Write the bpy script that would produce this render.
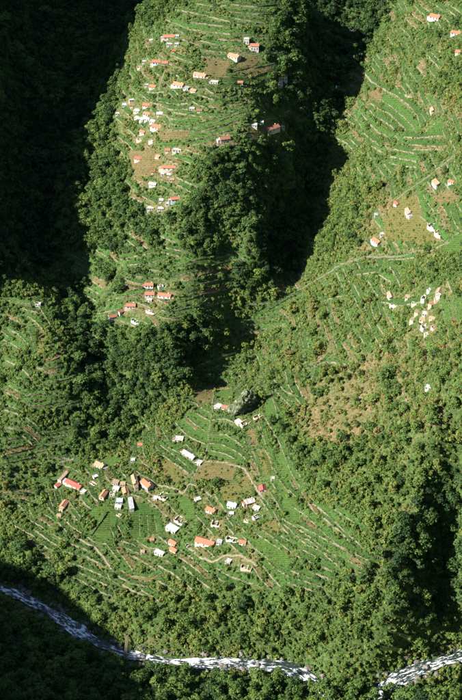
import bpy, bmesh, math, random
import numpy as np
from mathutils import Vector, Matrix

random.seed(7); rng = np.random.default_rng(7)
for o in list(bpy.data.objects): bpy.data.objects.remove(o)
sc = bpy.context.scene; C = sc.collection

# ------------------------------------------------------------------ camera, sky, sun, exposure
SUN = Vector((-0.80, -0.35, 0.60)).normalized()
cam = bpy.data.cameras.new('camera'); cam_o = bpy.data.objects.new('camera', cam); C.objects.link(cam_o)
cam_o.location = (0, 0, 778.0); cam_o.rotation_euler = (math.radians(90-32), 0, 0)
cam.sensor_fit = 'VERTICAL'; cam.angle = 2*math.atan(350/1500); cam.clip_start = 1; cam.clip_end = 9000
sc.camera = cam_o
w = bpy.data.worlds.new('World'); sc.world = w; w.use_nodes = True
nt = w.node_tree; nt.nodes.clear()
sky = nt.nodes.new('ShaderNodeTexSky'); sky.sky_type = 'NISHITA'; sky.sun_disc = False
sky.sun_elevation = math.asin(SUN.z); sky.sun_rotation = math.atan2(SUN.x, SUN.y)
sky.altitude = 1000; sky.air_density = 0.8; sky.dust_density = 0.3
bgn = nt.nodes.new('ShaderNodeBackground'); bgn.inputs['Strength'].default_value = 0.075
wo = nt.nodes.new('ShaderNodeOutputWorld')
nt.links.new(sky.outputs[0], bgn.inputs[0]); nt.links.new(bgn.outputs[0], wo.inputs[0])
sl = bpy.data.lights.new('sun', 'SUN'); sl.energy = 5.0; sl.angle = math.radians(0.5); sl.color = (1.0, 0.95, 0.85)
so = bpy.data.objects.new('sun', sl); C.objects.link(so); so.rotation_euler = SUN.to_track_quat('Z', 'Y').to_euler()
so.location = (-600, 300, 1200)
sc.view_settings.view_transform = 'Standard'; sc.view_settings.look = 'None'
sc.view_settings.exposure = 1.58; sc.view_settings.gamma = 1.0; sc.view_settings.use_curve_mapping = False

# ------------------------------------------------------------------ the lie of the land
CH, PITCH, FPX = 778.0, math.radians(32), 1500.0
SP, CP_ = math.sin(PITCH), math.cos(PITCH)
def ray_at(u, v, z):
    a = (u-231)/FPX; b = (v-350)/FPX
    t = (CH-z)/(SP+b*CP_)
    return a*t, t*(CP_-b*SP)
def project(x, y, z):
    d = y*CP_+(CH-z)*SP
    return 231+FPX*x/d, 350+FPX*((CH-z)*CP_-y*SP)/d, d
# survey points: (column, row, height above the river)
SURVEY = [
 # river bed
 (-40,575,4),(0,587,3),(42,606,2),(85,635,1),(130,655,0.5),(180,663,0),(240,664,0),(290,667,0),(312,680,-.3),(330,700,-.5),(350,713,-.6),(372,703,-.8),(388,686,-1),(402,675,-1.2),(425,667,-1.5),(462,655,-2),(520,640,-3),
 # far bank of the river and the lower village spur
 (20,545,16),(60,565,16),(100,600,12),(150,632,9),(200,640,9),(260,640,11),(320,652,10),(360,655,12),(400,645,16),(440,630,22),(480,600,36),
 (30,510,24),(60,500,29),(100,490,37),(130,520,32),(100,555,23),(150,595,17),(150,470,45),(200,500,50),(200,560,36),(200,600,24),(240,560,45),(260,600,30),(310,600,38),
 (160,440,53),(200,440,60),(240,400,78),(265,440,74),(290,480,75),(240,480,60),(270,520,62),(320,525,75),(300,560,58),(350,545,78),(385,545,82),(350,590,52),(380,610,42),(395,595,58),
 (412,575,62),(425,585,44),(445,570,46),(475,570,62),(425,520,94),(455,520,80),(485,510,110),(390,500,100),(350,480,98),(455,465,122),(500,465,160),
 # middle ravine
 (-30,495,24),(30,475,31),(70,462,36),(110,440,43),(150,412,52),(200,378,62),(240,330,78),(280,277,98),(300,220,118),(312,170,140),(328,110,172),(350,50,205),(362,0,238),(372,-40,268),
 # right-hand hillside
 (300,340,97),(340,390,104),(300,400,90),(350,430,108),(400,430,130),(440,430,150),(462,400,168),(400,330,150),(462,300,196),(350,300,130),(400,260,170),(440,230,203),(345,170,168),(360,200,170),(330,240,138),(390,180,186),(462,180,232),(400,110,212),(352,105,186),(462,100,262),(400,20,246),(430,50,262),(462,20,272),(385,60,222),(500,230,240),(520,350,230),(520,100,300),(420,-30,280),
 # central spur with the upper village
 (150,400,64),(110,395,60),(130,360,86),(170,360,90),(160,330,104),(200,330,98),(110,320,96),(160,290,116),(200,290,118),(120,280,116),(240,290,106),(160,245,140),(110,230,132),(200,240,148),(240,250,134),(160,200,164),(110,180,150),(220,190,180),(160,130,205),(130,100,204),(220,130,215),(265,130,211),(290,130,211),(220,60,243),(160,50,240),(270,60,240),(200,0,272),(260,0,262),(300,60,234),(300,10,262),(260,190,170),(285,190,150),(250,225,158),(160,0,256),(200,-40,296),(70,200,136),(74,150,157),(122,60,205),
 # left ravine
 (112,415,50),(104,372,55),(92,320,68),(60,270,90),(38,225,107),(48,160,132),(92,90,170),(135,20,208),(155,-20,232),
 # left bench and the dark hillside above it
 (60,400,66),(20,430,56),(62,345,92),(75,380,76),(20,340,84),(20,290,108),(0,390,68),(52,300,98),(-30,330,82),(-30,290,112),(40,440,46),(-30,430,50),
 (0,240,130),(20,200,132),(0,150,172),(50,100,182),(0,60,222),(60,30,214),(0,0,258),(100,0,218),(60,-30,250),
 (-40,240,158),(-50,100,240),(-40,0,300),
 # near bank
 (30,640,6),(30,690,16),(100,685,8),(100,720,26),(200,690,4),(200,715,20),(300,705,7),(345,740,12),(400,712,7),(350,688,5),(440,690,6),(460,720,22),(300,740,36),(0,720,40),
]
FIXED = [(0,600,120),(0,400,290),(0,200,480),(0,40,690),(150,600,110),(300,650,90),(300,400,260),(-150,620,118),
 (-300,640,165),(-420,700,242),(-500,770,256),(-640,800,300),(-560,640,330),(-620,500,400),(-300,500,330),(-300,300,430),(-250,0,600),(-600,250,500),(300,100,560),(700,600,200),(700,300,420),  # unseen ridge at left front, shaped so its shadow covers the lower left
 (-420,860,110),(-300,905,25),(-520,930,90),(-420,980,70),(-300,1000,44),(-330,1060,105),(-420,1060,170),
 (-340,1150,240),(-380,1230,290),(-330,1330,312),(-340,1440,400),(-330,1560,420),(-260,1680,400),(-520,1150,330),(-540,1300,480),(-520,1500,560),(-800,1000,400),(-800,1300,600),(-300,1900,560),  # unseen left ridge, heights shaped for its shadow on the upper-left slope
 (420,900,260),(400,1000,300),(420,1100,330),(400,1250,370),(420,1400,420),(350,1550,400),(500,1700,560),(800,1200,600),(700,900,450),(420,820,60),(600,820,60),(300,790,-3),
 (0,1750,400),(-80,1700,330),(100,1800,420),(200,1700,330),(0,2000,600),(300,2000,650),(-600,1900,800),(800,1700,850),(-1200,2400,1100),(0,2600,1000),(1200,2400,1200),(1500,800,700),(-1500,800,700),(-1500,-300,700),(1500,-300,700),(0,-300,760)]
def survey_xyz():
    P = [ray_at(u,v,z)+(z,) for u,v,z in SURVEY]+list(FIXED)
    return np.array(P, float)
def tps_fit(P, lam=6.0):
    n = len(P); X = P[:,:2]/400.0
    d2 = ((X[:,None]-X[None])**2).sum(-1)
    K = 0.5*d2*np.log(d2+1e-12)
    K += lam*1e-4*np.eye(n)
    A = np.zeros((n+3,n+3)); A[:n,:n]=K; A[:n,n]=1; A[:n,n+1:]=X; A[n,:n]=1; A[n+1:,:n]=X.T
    w = np.linalg.solve(A, np.concatenate([P[:,2],[0,0,0]]))
    return X, w
_X, _w = tps_fit(survey_xyz())
def base_h(x, y):
    x = np.asarray(x,float); y = np.asarray(y,float); sh = x.shape
    q = np.stack([x.ravel(),y.ravel()],1)/400.0
    out = np.empty(len(q)); n=len(_X)
    for i in range(0,len(q),20000):
        d2 = ((q[i:i+20000,None,:]-_X[None])**2).sum(-1)
        out[i:i+20000] = (0.5*d2*np.log(d2+1e-12))@_w[:n]+_w[n]+q[i:i+20000]@_w[n+1:]
    return out.reshape(sh)
# ------------------------------------------------------------------ noise, height grid, lookups
def vnoise(x, y, seed=0):
    xi = np.floor(x).astype(np.int64); yi = np.floor(y).astype(np.int64); fx = x-xi; fy = y-yi
    fx = fx*fx*(3-2*fx); fy = fy*fy*(3-2*fy)
    def h(a, b):
        n = (a*374761393+b*668265263+seed*982451653) & 0x7fffffff
        n = ((n ^ (n >> 13))*1274126177) & 0x7fffffff
        return ((n ^ (n >> 16)) & 0xffff)/65535.0
    return (h(xi,yi)*(1-fx)+h(xi+1,yi)*fx)*(1-fy)+(h(xi,yi+1)*(1-fx)+h(xi+1,yi+1)*fx)*fy
def fbm(x, y, seed=0, n=4):
    s = 0; a = .5
    for k in range(n): s = s+a*(vnoise(x*2**k, y*2**k, seed+k)-.5)*2; a *= .5
    return s
def axis(lo, a, b, hi, fine):
    c = list(np.arange(a, b+.01, fine)); s = fine; v = a
    left = []
    while v > lo: s = min(s*1.25, 90); v -= s; left.append(v)
    s = fine; v = b; right = []
    while v < hi: s = min(s*1.25, 90); v += s; right.append(v)
    return np.array(left[::-1]+c+right)
AX = axis(-2600, -330, 330, 2600, 2.5); AY = axis(-900, 730, 1720, 4200, 2.5)
RIVER = [(-120,550,5.5),(-40,575,4),(0,587,3),(42,606,2),(85,635,1),(108,648,.8),(130,655,.5),(180,663,.2),(240,664,0),(290,667,-.2),(312,680,-.4),(330,700,-.5),(350,713,-.6),(372,703,-.8),(388,686,-1),(402,675,-1.2),(425,667,-1.5),(462,655,-2),(520,640,-3),(620,620,-4)]
def polyline_world(pts):
    P = np.array([ray_at(u,v,z)+(z,) for u,v,z in pts])
    for _ in range(2):                                   # corner cutting, twice
        Q = [P[0]]
        for a, b in zip(P[:-1], P[1:]): Q += [a*.75+b*.25, a*.25+b*.75]
        P = np.array(Q+[P[-1]])
    return P
RIV = polyline_world(RIVER)
def dist_poly(x, y, P):
    d = np.full(x.shape, 1e9); zz = np.zeros(x.shape)
    for a, b in zip(P[:-1], P[1:]):
        v = b[:2]-a[:2]; t = np.clip(((x-a[0])*v[0]+(y-a[1])*v[1])/(v@v), 0, 1)
        dd = np.hypot(x-a[0]-t*v[0], y-a[1]-t*v[1]); m = dd < d
        d = np.where(m, dd, d); zz = np.where(m, a[2]+t*(b[2]-a[2]), zz)
    return d, zz
def sstep(a, b, x):
    t = np.clip((x-a)/(b-a), 0, 1); return t*t*(3-2*t)
GX, GY = np.meshgrid(AX, AY)
HZ = base_h(GX, GY)
_rough = np.where((GX > -330) & (GX < 330) & (GY > 730), 1.0, .6)
_u, _v, _ = project(GX, GY, HZ)
_calm = np.exp(-(((_u-190)/110)**2+((_v-490)/75)**2))
HZ = HZ+_rough*(1-.8*_calm)*(fbm(GX/55, GY/55, 3, 3)*5.0+fbm(GX/17, GY/17, 9, 2)*1.6)
_m = (np.abs(GX) < 700) & (GY > 600) & (GY < 1100)
_d = np.full(GX.shape, 1e9); _z = np.zeros(GX.shape)
_d[_m], _z[_m] = dist_poly(GX[_m], GY[_m], RIV)
_k = sstep(8.5, 22, _d); HZ = np.where(_d < 22, (_z-.9)*(1-_k)+HZ*_k, HZ)
def height(x, y):
    x = np.asarray(x, float); y = np.asarray(y, float)
    i = np.clip(np.searchsorted(AX, x)-1, 0, len(AX)-2); j = np.clip(np.searchsorted(AY, y)-1, 0, len(AY)-2)
    fx = np.clip((x-AX[i])/(AX[i+1]-AX[i]), 0, 1); fy = np.clip((y-AY[j])/(AY[j+1]-AY[j]), 0, 1)
    return (HZ[j,i]*(1-fx)+HZ[j,i+1]*fx)*(1-fy)+(HZ[j+1,i]*(1-fx)+HZ[j+1,i+1]*fx)*fy
def ground(u, v):
    """where the line of sight through a surveyed spot meets the terrain"""
    u = np.atleast_1d(np.asarray(u, float)); v = np.atleast_1d(np.asarray(v, float))
    a = (u-231)/FPX; b = (v-350)/FPX
    t = np.full(u.shape, 880.0); done = np.zeros(u.shape, bool)
    for k in range(320):
        x = a*t; y = t*(CP_-b*SP); z = CH-t*(SP+b*CP_)
        done |= z < height(x, y)
        if done.all(): break
        t = np.where(done, t, t+3.5)
    lo = t-3.5; hi = t.copy()
    for k in range(9):
        m = (lo+hi)/2
        inside = (CH-m*(SP+b*CP_)) < height(a*m, m*(CP_-b*SP))
        hi = np.where(inside, m, hi); lo = np.where(inside, lo, m)
    x = a*hi; y = hi*(CP_-b*SP)
    return np.stack([x, y, height(x, y)], 1)
def grad(x, y, e=4.0):
    return (height(x+e, y)-height(x-e, y))/(2*e), (height(x, y+e)-height(x, y-e))/(2*e)

# ------------------------------------------------------------------ mesh and object helpers
def mesh(name, verts, faces, mats=(), midx=None, smooth=False):
    me = bpy.data.meshes.new(name); me.from_pydata([tuple(map(float, p)) for p in verts], [], faces)
    for m in mats: me.materials.append(m)
    if midx is not None: me.polygons.foreach_set('material_index', midx)
    if smooth: me.polygons.foreach_set('use_smooth', [True]*len(me.polygons))
    me.update(); return me
def link(name, data, parent=None, loc=None):
    o = bpy.data.objects.new(name, data); C.objects.link(o)
    if parent is not None: o.parent = parent
    if loc is not None: o.location = loc
    return o
def tag(o, label=None, cat=None, group=None, kind=None):
    if label: o['label'] = label
    if cat: o['category'] = cat
    if group: o['group'] = group
    if kind: o['kind'] = kind
    return o
class MB:
    def __init__(s): s.v = []; s.f = []
    def add(s, vs, fs):
        n = len(s.v); s.v += [tuple(p) for p in vs]; s.f += [tuple(i+n for i in f) for f in fs]
    def box(s, x0, x1, y0, y1, z0, z1):
        s.add([(x0,y0,z0),(x1,y0,z0),(x1,y1,z0),(x0,y1,z0),(x0,y0,z1),(x1,y0,z1),(x1,y1,z1),(x0,y1,z1)],
              [(0,3,2,1),(4,5,6,7),(0,1,5,4),(1,2,6,5),(2,3,7,6),(3,0,4,7)])
    def tube(s, a, b, r0, r1, n=6):
        a = Vector(a); b = Vector(b); d = (b-a).normalized(); x = d.orthogonal().normalized(); y = d.cross(x)
        vs = [a+(x*math.cos(6.2832*k/n)+y*math.sin(6.2832*k/n))*r0 for k in range(n)]+[b+(x*math.cos(6.2832*k/n)+y*math.sin(6.2832*k/n))*r1 for k in range(n)]
        s.add(vs, [(k,(k+1)%n,n+(k+1)%n,n+k) for k in range(n)]+[tuple(range(n-1,-1,-1)), tuple(range(n,2*n))])
    def mesh(s, name, mat, smooth=False): return mesh(name, s.v, s.f, [mat] if mat else [], smooth=smooth)

# ------------------------------------------------------------------ materials
class NT:
    def __init__(s, name):
        s.m = bpy.data.materials.new(name); s.m.use_nodes = True; s.t = s.m.node_tree; s.t.nodes.clear()
        s.out = s.n('ShaderNodeOutputMaterial')
    def n(s, typ, **kw):
        x = s.t.nodes.new(typ)
        for k, v in kw.items(): setattr(x, k, v)
        return x
    def l(s, a, b): s.t.links.new(a, b)
    def pos(s): return s.n('ShaderNodeNewGeometry').outputs['Position']
    def noise(s, scale, detail=4, vec=None, rough=.6):
        x = s.n('ShaderNodeTexNoise'); x.inputs['Scale'].default_value = scale; x.inputs['Detail'].default_value = detail; x.inputs['Roughness'].default_value = rough
        s.l(vec if vec is not None else s.pos(), x.inputs['Vector']); return x.outputs['Fac']
    def ramp(s, fac, stops):
        x = s.n('ShaderNodeValToRGB'); e = x.color_ramp.elements
        while len(e) < len(stops): e.new(.5)
        for k, (p, c) in enumerate(stops): e[k].position = p; e[k].color = tuple(c)+(1,) if len(c) == 3 else c
        s.l(fac, x.inputs[0]); return x.outputs[0]
    def mix(s, fac, a, b, mode='MIX'):
        x = s.n('ShaderNodeMix', data_type='RGBA', blend_type=mode)
        for k, val in ((0, fac), (6, a), (7, b)):
            if hasattr(val, 'is_linked'): s.l(val, x.inputs[k])
            else: x.inputs[k].default_value = val if k == 0 else tuple(val)+(1,)
        return x.outputs[2]
    def math(s, op, a, b=0.0, clamp=False):
        x = s.n('ShaderNodeMath', operation=op, use_clamp=clamp)
        for k, val in ((0, a), (1, b)):
            if hasattr(val, 'is_linked'): s.l(val, x.inputs[k])
            else: x.inputs[k].default_value = val
        return x.outputs[0]
    def principled(s, col, rough=.85, bump=None, bdist=.2, bstr=1.0, spec=.25):
        p = s.n('ShaderNodeBsdfPrincipled'); p.inputs['Roughness'].default_value = rough
        p.inputs['Specular IOR Level'].default_value = spec
        if hasattr(col, 'is_linked'): s.l(col, p.inputs['Base Color'])
        else: p.inputs['Base Color'].default_value = tuple(col)+(1,)
        if bump is not None:
            b = s.n('ShaderNodeBump'); b.inputs['Distance'].default_value = bdist; b.inputs['Strength'].default_value = bstr
            s.l(bump, b.inputs['Height']); s.l(b.outputs[0], p.inputs['Normal'])
        s.l(p.outputs[0], s.out.inputs[0]); return p
M = {}
def attr(t, name, typ='GEOMETRY'): return t.n('ShaderNodeAttribute', attribute_name=name, attribute_type=typ)
# leaves: the plant's own tint (0 dark laurel .. 1 dry), each leaf a little different
t = NT('leaf'); a = attr(t, 'tint', 'INSTANCER').outputs['Fac']
isl = t.n('ShaderNodeNewGeometry').outputs['Random Per Island']
v = t.math('ADD', a, t.math('MULTIPLY', t.math('SUBTRACT', isl, .5), .22))
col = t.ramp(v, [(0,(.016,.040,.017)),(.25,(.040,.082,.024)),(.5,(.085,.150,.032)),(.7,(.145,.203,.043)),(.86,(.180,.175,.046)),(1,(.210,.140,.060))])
col = t.mix(t.math('MULTIPLY', isl, .3), col, (.02,.04,.012))
d = t.n('ShaderNodeBsdfDiffuse'); tr = t.n('ShaderNodeBsdfTranslucent'); g = t.n('ShaderNodeBsdfGlossy'); g.inputs['Roughness'].default_value = .55
t.l(col, d.inputs[0]); t.l(t.mix(.5, col, (.10,.16,.02)), tr.inputs[0])
m1 = t.n('ShaderNodeMixShader'); m1.inputs[0].default_value = .18; t.l(d.outputs[0], m1.inputs[1]); t.l(tr.outputs[0], m1.inputs[2])
m2 = t.n('ShaderNodeMixShader'); m2.inputs[0].default_value = .012; t.l(m1.outputs[0], m2.inputs[1]); t.l(g.outputs[0], m2.inputs[2])
t.l(m2.outputs[0], t.out.inputs[0]); M['leaf'] = t.m
t = NT('bark'); t.principled(t.ramp(t.noise(3), [(.3,(.05,.036,.025)),(.7,(.14,.11,.085))]), .9); M['bark'] = t.m
t = NT('bare_twigs'); t.principled((.21,.18,.155), .9); M['twig'] = t.m
# ground: rough grass, dry grass and earth
t = NT('hillside'); n1 = t.noise(.045, 6); n2 = t.noise(.5, 5); n3 = t.noise(2.2, 3)
dry = attr(t, 'dry').outputs['Fac']
g1 = t.ramp(n2, [(.32,(.014,.028,.009)),(.48,(.042,.076,.021)),(.68,(.092,.132,.040))])
g2 = t.ramp(n2, [(.3,(.070,.060,.026)),(.5,(.150,.110,.055)),(.72,(.235,.170,.095))])
f = t.math('ADD', t.math('MULTIPLY', t.math('SUBTRACT', n1, .54), 3.0), t.math('ADD', dry, t.math('MULTIPLY', t.math('SUBTRACT', n3, .5), 1.2)), True)
t.principled(t.mix(f, g1, g2), .95, n3, .5, .8, .1); M['ground'] = t.m
def bed_mat(name, a, b, c):
    t = NT(name); n2 = t.noise(.38, 6, rough=.72); n3 = t.noise(3.0, 2)
    t.principled(t.mix(t.math('MULTIPLY', n3, .5), t.ramp(n2, [(.3,a),(.5,b),(.72,c)]), tuple(x*.45 for x in a)), .95, n3, .35, .8, .1); return t.m
M['green'] = bed_mat('crop_green', (.026,.060,.016), (.054,.122,.028), (.096,.170,.044))
M['dark'] = bed_mat('crop_dark', (.024,.054,.014), (.042,.090,.022), (.066,.115,.028))
M['brown'] = bed_mat('stubble', (.085,.070,.030), (.135,.108,.050), (.190,.150,.075))
M['soil'] = bed_mat('dug_soil', (.100,.050,.032), (.150,.078,.050), (.200,.115,.075))
M['ochre'] = bed_mat('dry_grass', (.080,.080,.026), (.120,.112,.038), (.165,.140,.055))
t = NT('dry_stone'); vo = t.n('ShaderNodeTexVoronoi'); vo.inputs['Scale'].default_value = 1.6; t.l(t.pos(), vo.inputs['Vector'])
c0 = t.mix(t.noise(.35, 3), (.13,.11,.078), (.31,.265,.195))
c0 = t.mix(t.math('LESS_THAN', t.noise(.22, 4), .49), c0, (.075,.095,.035))
c0 = t.mix(t.math('MULTIPLY', t.noise(1.4, 3), .5), c0, (.13,.12,.08))
t.principled(c0, .95, vo.outputs['Distance'], .25, 1.0, .1); M['stone'] = t.m
t = NT('path_earth'); t.principled(t.ramp(t.noise(.7, 4), [(.3,(.09,.08,.05)),(.7,(.24,.20,.145))]), .95); M['path'] = t.m
t = NT('worn_steps'); t.principled(t.ramp(t.noise(1.1, 4), [(.3,(.05,.05,.035)),(.7,(.19,.165,.12))]), .95); M['steps'] = t.m
t = NT('rock'); n = t.noise(.35, 7, rough=.7); vo = t.n('ShaderNodeTexVoronoi', feature='DISTANCE_TO_EDGE'); vo.inputs['Scale'].default_value = .35; t.l(t.pos(), vo.inputs['Vector'])
c0 = t.ramp(n, [(.25,(.075,.073,.06)),(.5,(.18,.17,.14)),(.7,(.30,.285,.235))])
c0 = t.mix(t.math('LESS_THAN', t.noise(.45, 6), .53), c0, (.062,.092,.034))
t.principled(c0, .95, n, 1.2, 1.0, .15); M['rock'] = t.m
t = NT('river_stone'); t.principled(t.ramp(t.noise(.8, 4), [(.3,(.045,.04,.034)),(.7,(.20,.175,.15))]), .7); M['rstone'] = t.m
# water: dark green pools, white broken rapids
t = NT('river_water'); fl = attr(t, 'flow').outputs['Vector']
mp = t.n('ShaderNodeMapping'); mp.inputs['Scale'].default_value = (.16,.60,1); t.l(fl, mp.inputs[0])
f1 = t.noise(1.0, 7, mp.outputs[0], .72)
mp2 = t.n('ShaderNodeMapping'); mp2.inputs['Scale'].default_value = (.03,.05,1); t.l(fl, mp2.inputs[0]); f2 = t.noise(1.0, 2, mp2.outputs[0])
fo = t.math('MULTIPLY', t.math('SUBTRACT', t.math('ADD', f1, t.math('MULTIPLY', f2, .42)), .70), 11.0, True)
p = t.principled(t.mix(fo, (.018,.030,.026), (.80,.83,.85)), .25, f1, .6, .8, .5)
t.l(t.math('ADD', t.math('MULTIPLY', fo, .6), .12), p.inputs['Roughness']); M['water'] = t.m
def plaster(name, c, dirt=.35):
    t = NT(name); o = t.n('ShaderNodeTexCoord').outputs['Object']
    t.principled(t.mix(t.math('MULTIPLY', t.ramp(t.noise(.9, 5, o), [(.42,(0,0,0)),(.75,(1,1,1))]), dirt), c, (.20,.17,.13)), .9); return t.m
M['white'] = plaster('whitewash', (.48,.46,.42), .75); M['cream'] = plaster('cream_plaster', (.50,.41,.29)); M['grey'] = plaster('bare_concrete', (.36,.35,.33), .6)
M['blue'] = plaster('blue_paint_and_shade', (.50,.63,.70)); M['pink'] = plaster('pink_plaster', (.48,.34,.27)); M['rubble'] = plaster('rubble_stone', (.52,.45,.36), .7)  # the pale blue also paints in the shade on one wall
def tiles(name, c, c2):
    t = NT(name); o = t.n('ShaderNodeTexCoord').outputs['Object']
    wv = t.n('ShaderNodeTexWave', bands_direction='X'); wv.inputs['Scale'].default_value = 1.6; wv.inputs['Distortion'].default_value = .6; t.l(o, wv.inputs[0])
    c = t.mix(t.noise(1.3, 5, o), c, c2); c = t.mix(t.math('MULTIPLY', t.ramp(t.noise(.55, 4), [(.45,(0,0,0)),(.62,(1,1,1))]), .55), c, (.17,.14,.11))
    t.principled(c, .85, wv.outputs['Fac'], .06, .8); return t.m
M['orange'] = tiles('orange_tiles', (.44,.17,.085), (.29,.105,.06)); M['rust'] = tiles('rust_tiles', (.34,.10,.055), (.23,.08,.05))
M['salmon'] = tiles('weathered_tiles', (.50,.25,.135), (.33,.16,.09)); M['red'] = tiles('red_sheet', (.48,.075,.055), (.36,.07,.055))
M['sand'] = tiles('sandy_tiles', (.38,.28,.17), (.27,.19,.12)); M['slate'] = tiles('grey_sheet', (.36,.39,.42), (.24,.25,.26)); M['chalk'] = tiles('white_sheet', (.52,.51,.49), (.40,.38,.35))
M['bluesheet'] = tiles('blue_grey_sheet', (.45,.55,.66), (.36,.42,.48)); M['brownroof'] = tiles('brown_thatch', (.25,.14,.08), (.16,.10,.06))
t = NT('window_glass'); t.principled((.02,.025,.03), .15, spec=.5); M['glass'] = t.m
t = NT('painted_door'); t.principled((.07,.11,.07), .6); M['door'] = t.m
t = NT('old_timber'); t.principled(t.ramp(t.noise(2), [(.3,(.10,.075,.05)),(.7,(.2,.16,.12))]), .9); M['timber'] = t.m
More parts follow.
